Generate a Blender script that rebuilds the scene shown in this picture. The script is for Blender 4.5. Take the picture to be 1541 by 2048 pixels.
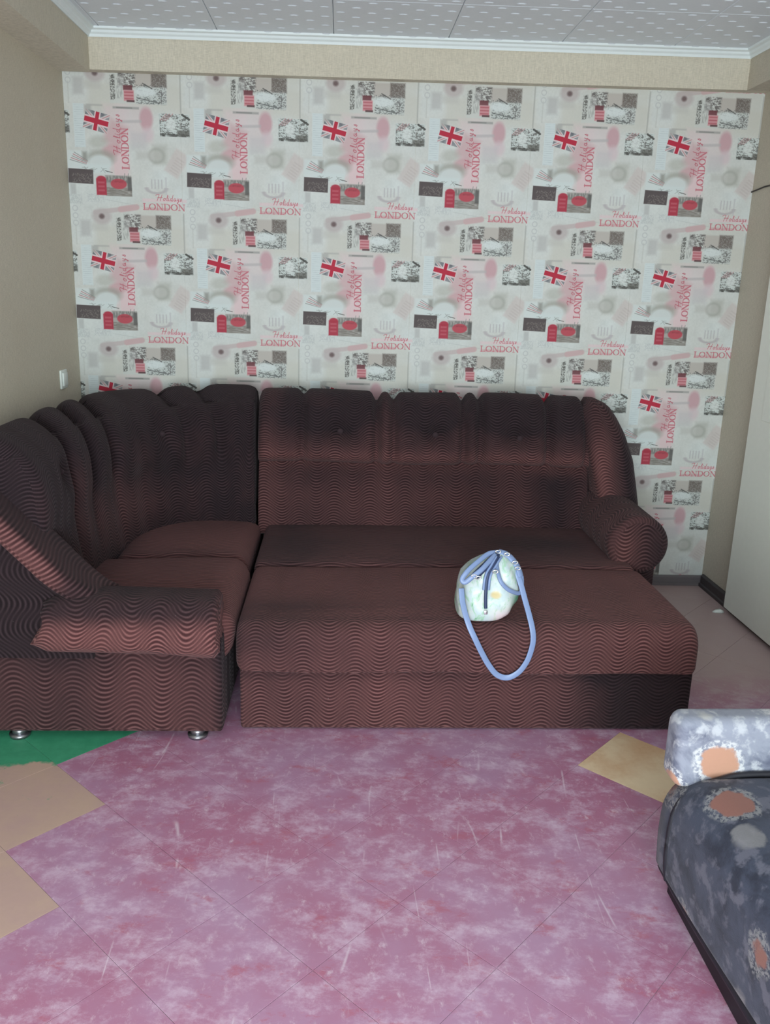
import bpy, bmesh, math, random
import numpy as np
from mathutils import Matrix, Vector

for o in list(bpy.data.objects):
    bpy.data.objects.remove(o)
random.seed(7)
PI = math.pi
C = bpy.context.scene.collection
S = bpy.context.scene

# ------------------------------------------------------------ camera
cam_d = bpy.data.cameras.new('camera')
cam = bpy.data.objects.new('camera', cam_d)
C.objects.link(cam)
cam_d.sensor_fit = 'HORIZONTAL'
cam_d.sensor_width = 36.0
cam_d.lens = 1721.5 / 1541 * 36.0
cam_d.clip_start = 0.05
Rw = [[0.99834636, 0.05499497, -0.01673608],
      [-0.04882099, 0.9648505, 0.25822477],
      [0.03034888, -0.25698069, 0.96593989]]          # columns: right, forward, up
m = Matrix([[Rw[i][0], Rw[i][2], -Rw[i][1]] for i in range(3)]).to_4x4()
m.translation = (1.2413, -4.2139, 1.4893)
cam.matrix_world = m
S.camera = cam

# ------------------------------------------------------------ world, light, exposure
world = bpy.data.worlds.new('world')
S.world = world
world.use_nodes = True
bg = world.node_tree.nodes['Background']
bg.inputs[0].default_value = (0.62, 0.74, 0.86, 1)
bg.inputs[1].default_value = 1.0

RX = 3.166           # room width
RY = -5.6            # rear wall behind the camera
WX0, WX1, WZ0, WZ1 = 0.15, 2.15, 0.30, 1.85          # window opening in the rear wall

ld = bpy.data.lights.new('window_daylight', 'AREA')
ld.shape = 'RECTANGLE'
ld.size = WX1 - WX0 - 0.1
ld.size_y = WZ1 - WZ0 - 0.1
ld.energy = 172
ld.color = (0.84, 0.96, 1.0)
lo = bpy.data.objects.new('window_daylight', ld)
C.objects.link(lo)
lo.location = ((WX0 + WX1) / 2, RY + 0.03, (WZ0 + WZ1) / 2)
lo.rotation_euler = (PI / 2, 0, 0)                    # shines into the room (+y)

vs = S.view_settings
vs.view_transform = 'Standard'
vs.look = 'None'
vs.gamma = 1
vs.exposure = 0.0
vs.use_curve_mapping = False


# ------------------------------------------------------------ helpers
def srgb(r, g, b, k=1.0):
    def f(c):
        c /= 255.0
        return (c / 12.92 if c <= 0.04045 else ((c + 0.055) / 1.055) ** 2.4) * k
    return (f(r), f(g), f(b), 1.0)


def link(name, me, mat=None, parent=None, smooth=True):
    o = bpy.data.objects.new(name, me)
    C.objects.link(o)
    if mat and not me.materials:
        me.materials.append(mat)
    if smooth:
        for p in me.polygons:
            p.use_smooth = True
    if parent:
        o.parent = parent
        o.matrix_parent_inverse = Matrix.Translation(-Vector(parent.location))
    return o


def tag(o, label=None, cat=None, group=None, kind=None):
    if label: o['label'] = label
    if cat: o['category'] = cat
    if group: o['group'] = group
    if kind: o['kind'] = kind
    return o


def empty(name, loc, label, cat, group=None):
    o = bpy.data.objects.new(name, None)
    C.objects.link(o)
    o.location = loc
    o.empty_display_size = 0.05
    return tag(o, label, cat, group)


def pydata(name, v, f):
    me = bpy.data.meshes.new(name)
    me.from_pydata([tuple(p) for p in v], [], f)
    me.update()
    return me


def boxmesh(name, x0, x1, y0, y1, z0, z1, bevel=0.0, seg=2):
    bm = bmesh.new()
    bmesh.ops.create_cube(bm, size=1.0)
    for v in bm.verts:
        v.co = Vector(((x0 + x1) / 2 + v.co.x * (x1 - x0), (y0 + y1) / 2 + v.co.y * (y1 - y0), (z0 + z1) / 2 + v.co.z * (z1 - z0)))
    if bevel > 0:
        bmesh.ops.bevel(bm, geom=list(bm.edges), offset=bevel, segments=seg, profile=0.5, affect='EDGES')
    me = bpy.data.meshes.new(name)
    bm.to_mesh(me)
    bm.free()
    return me


def prism(name, pts, axis, a, b):
    """polygon pts (2d) extruded along axis from a to b"""
    def put(p, w):
        return {'x': (w, p[0], p[1]), 'y': (p[0], w, p[1]), 'z': (p[0], p[1], w)}[axis]
    n = len(pts)
    v = [put(p, a) for p in pts] + [put(p, b) for p in pts]
    f = [tuple(range(n)), tuple(range(2 * n - 1, n - 1, -1))] + [(i, i + n, (i + 1) % n + n, (i + 1) % n) for i in range(n)]
    me = pydata(name, v, f)
    bm = bmesh.new(); bm.from_mesh(me)
    bmesh.ops.recalc_face_normals(bm, faces=bm.faces)
    bm.to_mesh(me); bm.free()
    return me


def loft(name, rings, us=None, vs_=None, mat=None, parent=None, nap=None, cap=True, vscale=1.0, voff=0.0, swap=False):
    """closed rings (n, m, 3); uv in metres: u along the path, v round the ring"""
    R_ = np.asarray(rings, float)
    n, mm = R_.shape[:2]
    if us is None:
        c = R_.mean(axis=1)
        us = np.concatenate([[0], np.cumsum(np.linalg.norm(np.diff(c, axis=0), axis=1))])
    us = np.asarray(us, float)
    if vs_ is None:
        mid = R_[n // 2]
        d = np.linalg.norm(np.roll(mid, -1, axis=0) - mid, axis=1)
        vs_ = np.concatenate([[0], np.cumsum(d)])
    verts = R_.reshape(-1, 3)
    faces, uvs = [], []
    for i in range(n - 1):
        for j in range(mm):
            k = (j + 1) % mm
            faces.append((i * mm + j, i * mm + k, (i + 1) * mm + k, (i + 1) * mm + j))
            uvs += [(us[i], vs_[j]), (us[i], vs_[j + 1]), (us[i + 1], vs_[j + 1]), (us[i + 1], vs_[j])]
    vl = [tuple(p) for p in verts]
    if cap:
        for end, i in ((0, 0), (1, n - 1)):
            ring = R_[i]
            c = ring.mean(axis=0)
            base = i * mm
            prev = [base + j for j in range(mm)]
            prevc = ring
            axis_dir = (R_[0].mean(axis=0) - R_[-1].mean(axis=0))
            axis_dir /= max(1e-9, np.linalg.norm(axis_dir))
            # frame of the cap plane for its uv
            e2 = np.array([0, 0, 1.0]) if abs(axis_dir[2]) < 0.7 else np.array([0, 1.0, 0])
            e1 = np.cross(axis_dir, e2); e1 /= np.linalg.norm(e1)
            e2 = np.cross(e1, axis_dir)
            for s in (0.66, 0.33, 0.0):
                if s > 0:
                    cur = c + (ring - c) * s
                    ids = list(range(len(vl), len(vl) + mm))
                    vl += [tuple(p) for p in cur]
                else:
                    ids = [len(vl)] * mm
                    vl.append(tuple(c))
                for j in range(mm):
                    k = (j + 1) % mm
                    q = (prev[j], prev[k], ids[k], ids[j]) if s > 0 else (prev[j], prev[k], ids[j])
                    if end == 0:
                        q = q[::-1]
                    faces.append(q)
                    for t in q:
                        p = np.array(vl[t])
                        uvs.append((float((p - c) @ e1) + us[i], float((p - c) @ e2)))
                prev = ids
    me = pydata(name, vl, faces)
    uvl = me.uv_layers.new(name='UVMap')
    arr = np.array(uvs, float)
    if swap:
        arr = arr[:, ::-1]
    arr = arr * np.array([1.0, vscale]) + np.array([0, voff])
    uvl.data.foreach_set('uv', arr.ravel())
    bm = bmesh.new(); bm.from_mesh(me)
    bmesh.ops.recalc_face_normals(bm, faces=bm.faces)
    bm.to_mesh(me); bm.free()
    if nap is not None:
        at = me.attributes.new('nap', 'FLOAT', 'POINT')
        at.data.foreach_set('value', [float(nap(*v.co)) for v in me.vertices])
    return link(name, me, mat, parent)


def rrect(a0, a1, b0, b1, r, n=6, sub=6):
    """rounded rectangle outline, counter-clockwise, r = radius or 4 radii (a0b0, a1b0, a1b1, a0b1)"""
    if not hasattr(r, '__len__'):
        r = (r,) * 4
    pts = []
    cs = [(a0 + r[0], b0 + r[0], PI, r[0]), (a1 - r[1], b0 + r[1], 1.5 * PI, r[1]), (a1 - r[2], b1 - r[2], 0, r[2]), (a0 + r[3], b1 - r[3], 0.5 * PI, r[3])]
    for i, (cx, cy, a, rr) in enumerate(cs):
        for k in range(n + 1):
            t = a + PI / 2 * k / n
            pts.append((cx + rr * math.cos(t), cy + rr * math.sin(t)))
        nx = cs[(i + 1) % 4]
        ex = (nx[0] + nx[3] * math.cos(nx[2]), nx[1] + nx[3] * math.sin(nx[2]))
        sx = pts[-1]
        for k in range(1, sub):
            pts.append((sx[0] + (ex[0] - sx[0]) * k / sub, sx[1] + (ex[1] - sx[1]) * k / sub))
    return np.array(pts)


def g(x, s):
    return math.exp(-(x / s) ** 2)


def sst(a, b, x):
    t = min(1, max(0, (x - a) / (b - a)))
    return t * t * (3 - 2 * t)


# ------------------------------------------------------------ node helpers
class NT:
    def __init__(self, name):
        self.m = bpy.data.materials.new(name)
        self.m.use_nodes = True
        self.t = self.m.node_tree
        self.b = self.t.nodes['Principled BSDF']

    def n(self, typ, **kw):
        nd = self.t.nodes.new(typ)
        for k, v in kw.items():
            if k.startswith('i_'):
                key = k[2:]
                nd.inputs[int(key) if key.isdigit() else key].default_value = v
            else:
                setattr(nd, k, v)
        return nd

    def l(self, a, b):
        self.t.links.new(a, b)

    def math(self, op, a, b=None, c=None, clamp=False):
        nd = self.t.nodes.new('ShaderNodeMath')
        nd.operation = op
        nd.use_clamp = clamp
        for i, x in enumerate((a, b, c)):
            if x is None: continue
            if isinstance(x, (int, float)): nd.inputs[i].default_value = x
            else: self.l(x, nd.inputs[i])
        return nd.outputs[0]

    def mix(self, fac, a, b, mode='MIX'):
        nd = self.t.nodes.new('ShaderNodeMix')
        nd.data_type = 'RGBA'
        nd.blend_type = mode
        for i, x in ((0, fac), (6, a), (7, b)):
            if isinstance(x, (int, float)): nd.inputs[i].default_value = x
            elif isinstance(x, tuple): nd.inputs[i].default_value = x
            else: self.l(x, nd.inputs[i])
        return nd.outputs[2]

    def rng(self, x, a, b, c=0.0, d=1.0):
        nd = self.n('ShaderNodeMapRange', i_1=a, i_2=b, i_3=c, i_4=d)
        nd.interpolation_type = 'SMOOTHSTEP'
        self.l(x, nd.inputs[0])
        return nd.outputs[0]

    def noise(self, vec, scale, detail=2, rough=0.5, dist=0.0):
        nd = self.n('ShaderNodeTexNoise', i_Scale=scale, i_Detail=detail, i_Roughness=rough, i_Distortion=dist)
        if vec is not None: self.l(vec, nd.inputs['Vector'])
        return nd.outputs[0]

    def pos(self):
        return self.n('ShaderNodeNewGeometry').outputs['Position']

    def scl(self, vec, sx, sy, sz, rz=0.0):
        nd = self.n('ShaderNodeMapping')
        nd.inputs['Scale'].default_value = (sx, sy, sz)
        nd.inputs['Rotation'].default_value = (0, 0, rz)
        self.l(vec, nd.inputs[0])
        return nd.outputs[0]

    def xyz(self, vec):
        nd = self.n('ShaderNodeSeparateXYZ')
        self.l(vec, nd.inputs[0])
        return nd.outputs

    def bump(self, h, dist=0.001, strength=1.0):
        nd = self.n('ShaderNodeBump', i_Strength=strength, i_Distance=dist)
        self.l(h, nd.inputs['Height'])
        self.l(nd.outputs[0], self.b.inputs['Normal'])

    def base(self, c, rough=0.6):
        if isinstance(c, tuple): self.b.inputs['Base Color'].default_value = c
        else: self.l(c, self.b.inputs['Base Color'])
        self.b.inputs['Roughness'].default_value = rough
        return self.m


def plain(name, col, rough=0.6, metal=0.0):
    t = NT(name)
    nz = t.noise(t.pos(), 35, 3)
    t.base(t.mix(t.math('MULTIPLY', nz, 0.25), col, tuple(c * 0.75 for c in col[:3]) + (1,)), rough)
    t.b.inputs['Metallic'].default_value = metal
    return t.m


def mat_linen(name, col):
    t = NT(name)
    p = t.pos()
    a = t.noise(t.scl(p, 500, 500, 40), 1, 2)
    b = t.noise(t.scl(p, 60, 60, 600), 1, 2)
    big = t.noise(p, 1.7, 3)
    w = t.math('MULTIPLY', t.math('ADD', a, b), 0.5)
    c = t.mix(t.rng(w, 0.3, 0.7), tuple(x * 0.84 for x in col[:3]) + (1,), tuple(min(1, x * 1.12) for x in col[:3]) + (1,))
    c = t.mix(t.math('MULTIPLY', t.rng(big, 0.35, 0.7), 0.15), c, srgb(176, 158, 134))
    t.base(c, 0.8)
    t.bump(w, 0.0012, 0.5)
    return t.m


def mat_velour(name, period=0.158, pitch=0.0132, amp=0.024, red=0.0):
    """brown ribbed velour; ribs run in waves along u, pile brushed light/dark by 'nap'"""
    t = NT(name)
    uv = t.n('ShaderNodeUVMap').outputs[0]
    s = t.xyz(uv)
    wob = t.noise(uv, 3.0, 2)
    ph = t.math('ADD', t.math('MULTIPLY', s[0], 2 * PI / period), t.math('MULTIPLY', wob, 2.2))
    wave = t.math('MULTIPLY', t.math('SINE', ph), amp)
    wob2 = t.math('MULTIPLY', t.noise(uv, 9.0, 2), 0.010)
    vv = t.math('ADD', t.math('ADD', s[1], wave), wob2)
    r = t.math('SINE', t.math('MULTIPLY', vv, 2 * PI / pitch))
    r = t.math('MULTIPLY_ADD', r, 0.5, 0.5)
    sharp = t.math('POWER', r, 1.7)
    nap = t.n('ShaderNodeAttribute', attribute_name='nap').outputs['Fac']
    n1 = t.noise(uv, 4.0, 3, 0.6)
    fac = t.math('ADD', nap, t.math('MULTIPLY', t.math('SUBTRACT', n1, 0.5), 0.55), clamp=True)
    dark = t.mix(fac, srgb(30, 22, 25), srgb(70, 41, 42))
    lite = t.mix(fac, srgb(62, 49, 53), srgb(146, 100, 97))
    fuzz = t.noise(uv, 420, 2)
    cosp = t.math('ABSOLUTE', t.math('SINE', ph))
    con = t.math('MULTIPLY_ADD', t.math('POWER', cosp, 1.4), 0.85, 0.35)  # rib contrast by slope, as light from above would give, painted in
    patch = t.rng(t.noise(uv, 7.0, 3, 0.6), 0.3, 0.7, 0.55, 1.0)
    con = t.math('MULTIPLY', con, patch)
    rf = t.math('ADD', t.math('MULTIPLY', t.math('SUBTRACT', sharp, 0.40), con), 0.38, clamp=True)
    rf = t.math('MULTIPLY', rf, t.rng(fuzz, 0.2, 0.7, 0.62, 1.05))
    c = t.mix(rf, dark, lite)  # valley shade and ridge light painted into the rib colour
    # pale lint caught in the pile
    lint = t.rng(t.noise(uv, 22, 5, 0.75), 0.695, 0.76)
    c = t.mix(t.math('MULTIPLY', lint, 0.45), c, srgb(170, 155, 155))
    t.base(c, 0.9)
    t.b.inputs['Specular IOR Level'].default_value = 0.15
    t.b.inputs['Sheen Weight'].default_value = 0.08
    t.b.inputs['Sheen Roughness'].default_value = 0.45
    t.b.inputs['Sheen Tint'].default_value = (0.9, 0.75, 0.78, 1)
    h = t.math('ADD', r, t.math('MULTIPLY', fuzz, 0.35))
    t.bump(h, 0.0035, 0.65)
    return t.m


# ------------------------------------------------------------ wallpaper print, drawn in code
def make_print():
    K = 12.0
    W, H = 53.0, 59.82
    w, h = int(W * K), int(round(H * K))
    rs = np.random.RandomState(3)

    def vnoise(cx, cy):
        gx = rs.rand(cy, cx)
        xs = (np.arange(w) + 0.5) / w * cx
        ys = (np.arange(h) + 0.5) / h * cy
        x0 = np.floor(xs).astype(int); fx = xs - x0; fx = fx * fx * (3 - 2 * fx)
        y0 = np.floor(ys).astype(int); fy = ys - y0; fy = fy * fy * (3 - 2 * fy)
        a = gx[np.ix_(y0 % cy, x0 % cx)]; b = gx[np.ix_(y0 % cy, (x0 + 1) % cx)]
        c = gx[np.ix_((y0 + 1) % cy, x0 % cx)]; d = gx[np.ix_((y0 + 1) % cy, (x0 + 1) % cx)]
        top = a + (b - a) * fx[None, :]
        bot = c + (d - c) * fx[None, :]
        return top + (bot - top) * fy[:, None]

    img = np.zeros((h, w, 3)) + np.array([211, 213, 208.0])
    n1 = vnoise(6, 7)[..., None]; n2 = vnoise(14, 16)[..., None]; n3 = vnoise(90, 100)[..., None]
    img += (n1 - 0.5) * np.array([6, 12, 16]) + (n2 - 0.5) * 8 + (n3 - 0.5) * 7
    hf = vnoise(150, 170); hs = vnoise(40, 190); hv = vnoise(160, 50); md = vnoise(50, 56)
    # flag centre (origin of the cm frame) sits here in the tile
    OX, OY = 16.0, 12.0
    X, Y = np.meshgrid((np.arange(w) + 0.5) / K - OX, (np.arange(h) + 0.5) / K - OY)

    def wrapd(cx, cy):
        dx = (X - cx + W / 2) % W - W / 2
        dy = (Y - cy + H / 2) % H - H / 2
        return dx, dy

    def blend(mask, col):
        m_ = np.clip(mask, 0, 1)[..., None]
        col = np.asarray(col, float)
        img[:] = img * (1 - m_) + (col if col.ndim == 3 else col[None, None, :]) * m_

    def soft(d, e):
        return np.clip(0.5 - d / e, 0, 1)

    def rect(x0, x1, y0, y1, col, a=1.0, e=0.25, rot=0.0, tex=None):
        cx, cy = (x0 + x1) / 2, (y0 + y1) / 2
        dx, dy = wrapd(cx, cy)
        c, s = math.cos(math.radians(rot)), math.sin(math.radians(rot))
        lx, ly = dx * c + dy * s, -dx * s + dy * c
        d = np.maximum(abs(lx) - (x1 - x0) / 2, abs(ly) - (y1 - y0) / 2)
        mk = soft(d, e) * a
        if tex is not None: mk = mk * tex
        blend(mk, col)
        return lx, ly, mk

    def ell(cx, cy, rx, ry, col, a=1.0, e=0.3, rot=0.0, ring=0.0, tex=None):
        dx, dy = wrapd(cx, cy)
        c, s = math.cos(math.radians(rot)), math.sin(math.radians(rot))
        lx, ly = dx * c + dy * s, -dx * s + dy * c
        rr = np.sqrt((lx / rx) ** 2 + (ly / ry) ** 2)
        d = (rr - 1) * min(rx, ry)
        if ring: d = abs(d) - ring / 2
        mk = soft(d, e) * a
        if tex is not None: mk = mk * tex
        blend(mk, col)

    def stroke(pts, wd, col, a=1.0, e=0.12):
        best = np.full((h, w), 9.0)
        for (ax, ay), (bx, by) in zip(pts[:-1], pts[1:]):
            cx, cy = (ax + bx) / 2, (ay + by) / 2
            dx, dy = wrapd(cx, cy)
            vx, vy = bx - ax, by - ay
            L2 = vx * vx + vy * vy + 1e-9
            t_ = np.clip((dx * vx + dy * vy) / L2, -0.5, 0.5)
            best = np.minimum(best, np.hypot(dx - t_ * vx, dy - t_ * vy))
        blend(soft(best - wd / 2, e) * a, col)

    GL = {
        'L': (0.80, [((.22, 0), (.22, 1), 2), ((.05, 0), (.75, 0), 1), ((.05, 1), (.4, 1), 1), ((.75, 0), (.75, .28), 1)]),
        'N': (1.00, [((.18, 0), (.18, 1), 1), ((.18, 1), (.82, 0), 2), ((.82, 0), (.82, 1), 1), ((.02, 1), (.25, 1), 1), ((.68, 1), (.97, 1), 1), ((.05, 0), (.32, 0), 1)]),
        'D': (0.95, [((.2, 0), (.2, 1), 2), ((.05, 0), (.5, 0), 1), ((.05, 1), (.5, 1), 1), ((.5, 1), (.75, .85), 1.3), ((.75, .85), (.86, .5), 2), ((.86, .5), (.75, .15), 2), ((.75, .15), (.5, 0), 1.3)]),
        'O': (1.00, []),
    }
    for k in range(14):
        a0, a1 = 2 * PI * k / 14, 2 * PI * (k + 1) / 14
        GL['O'][1].append(((.5 + .4 * math.cos(a0), .5 + .5 * math.sin(a0)), (.5 + .4 * math.cos(a1), .5 + .5 * math.sin(a1)), 2.0 if abs(math.cos((a0 + a1) / 2)) > 0.55 else 1))

    def text(s, x, y, hgt, adv, vertical, col, a=1.0, th=0.22):
        pen = 0.0
        for ch in s:
            wd, segs = GL[ch]
            for (p, q, k) in segs:
                pp = []
                for (gx, gy) in (p, q):
                    px, py = pen + gx * adv, gy * hgt
                    pp.append((x - py, y - px) if vertical else (x + px, y - py))
                stroke(pp, th * k, col, a)
            pen += wd * adv

    SC = {  # joined handwriting for the word Holidays, x/y in units of x-height
        'H': (1.95, [[(.1, 0), (.9, 2.2)], [(1.2, 0), (2.0, 2.2)], [(.3, 1.1), (2.0, 1.2)], [(-.4, 1.9), (.3, 2.3), (.9, 2.2)]]),
        'o': (1.0, [[(.5, 1), (.1, .6), (.2, .05), (.6, .1), (.85, .6), (.6, 1), (1.1, .8)]]),
        'l': (.6, [[(.1, .1), (.7, 1.9), (.55, 2.1), (.3, 1.2), (.2, .1), (.6, .1)]]),
        'i': (.55, [[(.2, 1), (.1, .1), (.5, .1)], [(.35, 1.45), (.4, 1.5)]]),
        'd': (1.1, [[(.8, .9), (.3, .9), (.1, .3), (.4, 0), (.8, .5), (1.2, 2.1)], [(.8, .5), (.8, 0), (1.1, .1)]]),
        'a': (1.0, [[(.8, .9), (.3, .9), (.1, .3), (.4, 0), (.8, .6), (.75, .05), (1.1, .2)]]),
        'y': (1.0, [[(.2, 1), (.2, .3), (.6, .2), (.9, 1)], [(.9, 1), (.4, -.8), (.1, -.7), (.9, .1)]]),
        's': (.7, [[(.1, .1), (.5, 1), (.6, .4), (.4, 0), (.1, .1)]]),
    }

    def script(s, x, y, xh, vertical, col, a=1.0, th=0.16):
        pen = 0.0
        for ch in s:
            wd, lines = SC[ch]
            for ln in lines:
                pp = []
                for (gx, gy) in ln:
                    px, py = (pen + gx) * xh, gy * xh
                    pp.append((x + px, y - py) if not vertical else (x - py, y - px))
                stroke(pp, th, col, a)
            pen += wd * xh

    t_hf = np.clip((hf - 0.35) * 3, 0, 1)
    # beige backing panels and frames
    rect(-3, 38, -16, -5, (205, 202, 190), 0.55, 3)
    rect(16, 37, 34, 52, (206, 204, 194), 0.5, 2)
    rect(37.2, 37.7, -22, -4.5, (170, 170, 165), 0.75, 0.4)
    rect(41.2, 41.6, -16, -7, (190, 190, 184), 0.6, 0.4)
    rect(-10, -5.2, -7, 11, (213, 222, 222), 0.9, 0.4)
    for k in range(19):
        rect(-9.6, -5.6, -6.6 + k * 0.95, -6.3 + k * 0.95, (176, 186, 188), 0.6, 0.2, tex=hs)
    rect(-9.5, -5, 42, 49, (180, 178, 176), 0.6, 1.6)
    rect(-5, 3, 43, 46.5, (192, 190, 184), 0.45, 1.6)
    rect(-13, -10.6, 26.5, 31, (182, 182, 180), 0.65, 0.8)
    rect(-14, -8, 31, 35, (182, 186, 186), 0.5, 0.4, tex=t_hf)
    rect(-6, 2, 30.5, 34, (188, 192, 192), 0.6, 0.8, tex=t_hf)
    for k in range(3):
        ell(-11.5, 37 + 3.2 * k, 1.1, 1.1, (186, 188, 188), 0.7, 0.3, ring=0.4)
    # pink washes
    rect(3.5, 13.5, -7, 22, (222, 200, 200), 0.6, 3.0)
    rect(10, 24, -7, 8, (220, 203, 204), 0.55, 4.0)
    rect(7, 13.2, 10, 26, (226, 196, 198), 0.65, 0.8)
    rect(4, 12, 0, 10, (204, 170, 172), 0.75, 2.5, rot=25)
    ell(6.0, 12.0, 4.2, 2.6, (202, 160, 164), 0.75, 1.4, rot=-10)
    ell(22.0, -1.8, 2.9, 4.7, (200, 158, 164), 0.85, 1.2)
    ell(22.5, 4.5, 2.5, 3.0, (214, 194, 198), 0.7, 1.6)
    rect(9, 20, -1.0, 0.2, (186, 180, 180), 0.7, 0.6, rot=-3)
    # greys in the middle right
    ell(0.5, 8.5, 4, 2.5, (182, 182, 172), 0.6, 1.8)
    rect(24.5, 30.5, 9, 17, (176, 177, 168), 0.6, 2.0)
    ell(26, 13.5, 3.2, 2.8, (168, 168, 160), 0.6, 1.0, ring=1.1)
    rect(17, 28, 12, 15, (190, 188, 182), 0.5, 1.4)
    rect(15, 22, 4, 11, (196, 192, 194), 0.5, 2.0)
    lx, ly, _ = rect(31.5, 38.5, 11, 22, (204, 190, 186), 0.6, 1.0, rot=32)
    rect(33, 37, 14, 21, (188, 176, 172), 0.35, 0.3, rot=32, tex=(np.sin(ly * 5) > 0) * 1.0)
    # crescent boat
    ell(25.5, 27.2, 4.4, 2.2, (182, 174, 176), 0.75, 0.5, ring=0.9, tex=(wrapd(25.5, 27.2)[1] > -0.2) * 1.0)
    for k in range(4):
        rect(23.2 + 1.5 * k, 23.7 + 1.5 * k, 23.5, 27.5, (184, 180, 182), 0.7, 0.3)
    rect(29.5, 30.2, 22.5, 30, (192, 190, 192), 0.6, 0.4)
    # union flag, turned a little clockwise
    lx, ly, mk = rect(-5.3, 5.3, -3.9, 3.9, (206, 202, 200), 0.9, 0.3, rot=13)
    inside = mk > 0.3
    dg = np.minimum(abs(ly - lx * 0.72), abs(ly + lx * 0.72))
    nav = inside * (dg > 0.8) * (0.45 + 0.55 * md)
    blend(nav * 0.85, (88, 92, 100))
    blend(inside * (dg < 0.25) * 0.7, (196, 120, 126))
    blend(inside * ((abs(lx) < 1.35) | (abs(ly) < 1.7)) * 0.95, (228, 204, 206))
    blend(inside * ((abs(lx) < 0.8) | (abs(ly) < 1.05)) * 1.0, (186, 42, 66))
    rect(-5, -2, -6.6, -3.6, (170, 170, 166), 0.7, 1.0)
    rect(-4, 3, -7.0, -6.3, (176, 174, 170), 0.7, 0.5)
    # upright words
    text('LONDON', 13.6, 19.8, 3.0, 3.05, True, (198, 112, 124), 0.95, 0.30)
    script('Holidays', 10.2, 13.0, 1.45, True, (188, 92, 106), 0.95, 0.26)
    for k in range(4):
        stroke([(10.8 + 0.8 * k, 26.5), (11.5 + 0.8 * k, 21.5 + (k % 2))], 0.32, (140, 142, 138), 0.8)
    # small sketch picture at the right
    sk = np.clip((hs * 0.6 + hf * 0.7 - 0.62) * 6, 0, 1)
    rect(27.7, 41.2, -4.3, 5.2, (204, 211, 207), 0.9, 0.3)
    rect(27.9, 41.0, -4.2, 5.0, (112, 112, 108), 0.85, 0.3, tex=sk)
    rect(28, 41, 4.0, 5.2, (70, 68, 64), 0.8, 0.3, tex=np.clip(md * 1.6, 0, 1))
    rect(35.5, 41, 2.4, 4.8, (92, 90, 84), 0.7, 0.7)
    stroke([(38, -4), (41, -2.2)], 0.9, (64, 62, 58), 0.8)
    for k in range(3):
        stroke([(28.2 + k * 1.1, -4 + 2.6), (31 + k * 1.4, -4.2)], 0.35, (190, 130, 134), 0.7)
    ell(33, 0.2, 2.2, 2.6, (222, 226, 222), 0.8, 1.2)
    # left: striped flag, dome, dark picture
    rect(-13.8, -2.6, 12.5, 20, (214, 222, 220), 0.75, 1.0)
    for k in range(5):
        stroke([(-12.5 + k * 0.5, 16.4 - k * 0.8), (-5.5 + k * 0.2, 18.2 - k * 0.4)], 0.36, (184, 120, 124) if k % 2 else (150, 148, 146), 0.8)
    ell(1.2, 15.2, 6.5, 3.4, (160, 160, 150), 0.65, 1.6)
    ell(0.8, 17.4, 5.2, 3.4, (214, 220, 218), 0.9, 1.2)
    rect(-7, -5, 12.8, 16.5, (140, 138, 130), 0.7, 1.2)
    rect(-9, 5, 18, 22, (212, 221, 219), 0.8, 1.2)
    for k in range(14):
        x_ = -9 + rs.rand() * 12
        stroke([(x_, 19 + rs.rand() * 2.2), (x_ + 1.6, 19.2 + rs.rand() * 2.4)], 0.22, (150, 154, 150), 0.7)
    stroke([(3.0, 20.6), (6.0, 21.3)], 0.35, (96, 96, 92), 0.8)
    rect(-13.6, -2.6, 20.2, 26.3, (84, 74, 74), 0.95, 0.3, rot=1.5)
    rect(-12, -3, 22.0, 26, (128, 120, 116), 0.7, 0.4, tex=np.clip((hf - 0.5) * 5, 0, 1))
    # phone box and red car
    rect(2.6, 14.4, 22.4, 31.2, (168, 164, 158), 0.9, 0.4)
    rect(3, 14.4, 27.6, 31.2, (128, 122, 114), 0.85, 0.5, tex=np.clip(hs * 1.5, 0, 1))
    rect(3.0, 14.0, 22.6, 25.6, (112, 114, 110), 0.7, 0.6, tex=np.clip((hv - 0.3) * 2.5, 0, 1))
    rect(12.6, 14.4, 23.0, 28.8, (92, 90, 88), 0.8, 0.5)
    ell(8.6, 26.0, 3.6, 2.2, (188, 76, 88), 0.95, 0.4)
    rect(5.6, 11.6, 24.6, 25.4, (150, 62, 72), 0.7, 0.4, tex=np.clip(hf * 1.5, 0, 1))
    rect(-1.4, 3.1, 24.0, 31.0, (174, 52, 70), 0.95, 0.4)
    ell(0.9, 24.0, 2.0, 1.2, (174, 52, 70), 0.95, 0.4)
    for k in range(3):
        rect(-0.6, 2.3, 25.2 + 1.7 * k, 26.0 + 1.7 * k, (200, 108, 118), 0.6, 0.3)
    # level words
    rect(19, 39.0, 31.8, 33.2, (226, 200, 202), 0.7, 0.6)
    script('Holidays', 25.5, 32.6, 1.2, False, (198, 110, 122), 0.95, 0.26)
    text('LONDON', 19.0, 36.6, 2.6, 3.35, False, (200, 120, 130), 0.95, 0.26)
    rect(20, 31, 35.6, 36.8, (200, 120, 130), 0.35, 0.4)
    # lens-like key shape
    stroke([(-2.5, 38.6), (16, 35.8)], 2.0, (196, 182, 180), 0.85, 0.5)
    stroke([(9.0, 36.9), (16.2, 35.7)], 2.6, (204, 172, 172), 0.85, 0.5)
    ell(0.3, 40.2, 4.3, 3.4, (190, 180, 178), 0.85, 1.4)
    ell(0.3, 40.2, 1.2, 1.1, (112, 94, 94), 0.95, 0.9)
    stroke([(3, 33.0), (19, 35.3)], 0.14, (178, 182, 180), 0.8)
    # street picture with the bus
    rect(6.6, 31.5, 39.2, 52.0, (206, 208, 202), 0.85, 0.6)
    rect(17.5, 25.5, 39.2, 45, (188, 180, 172), 0.85, 0.8)
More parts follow.
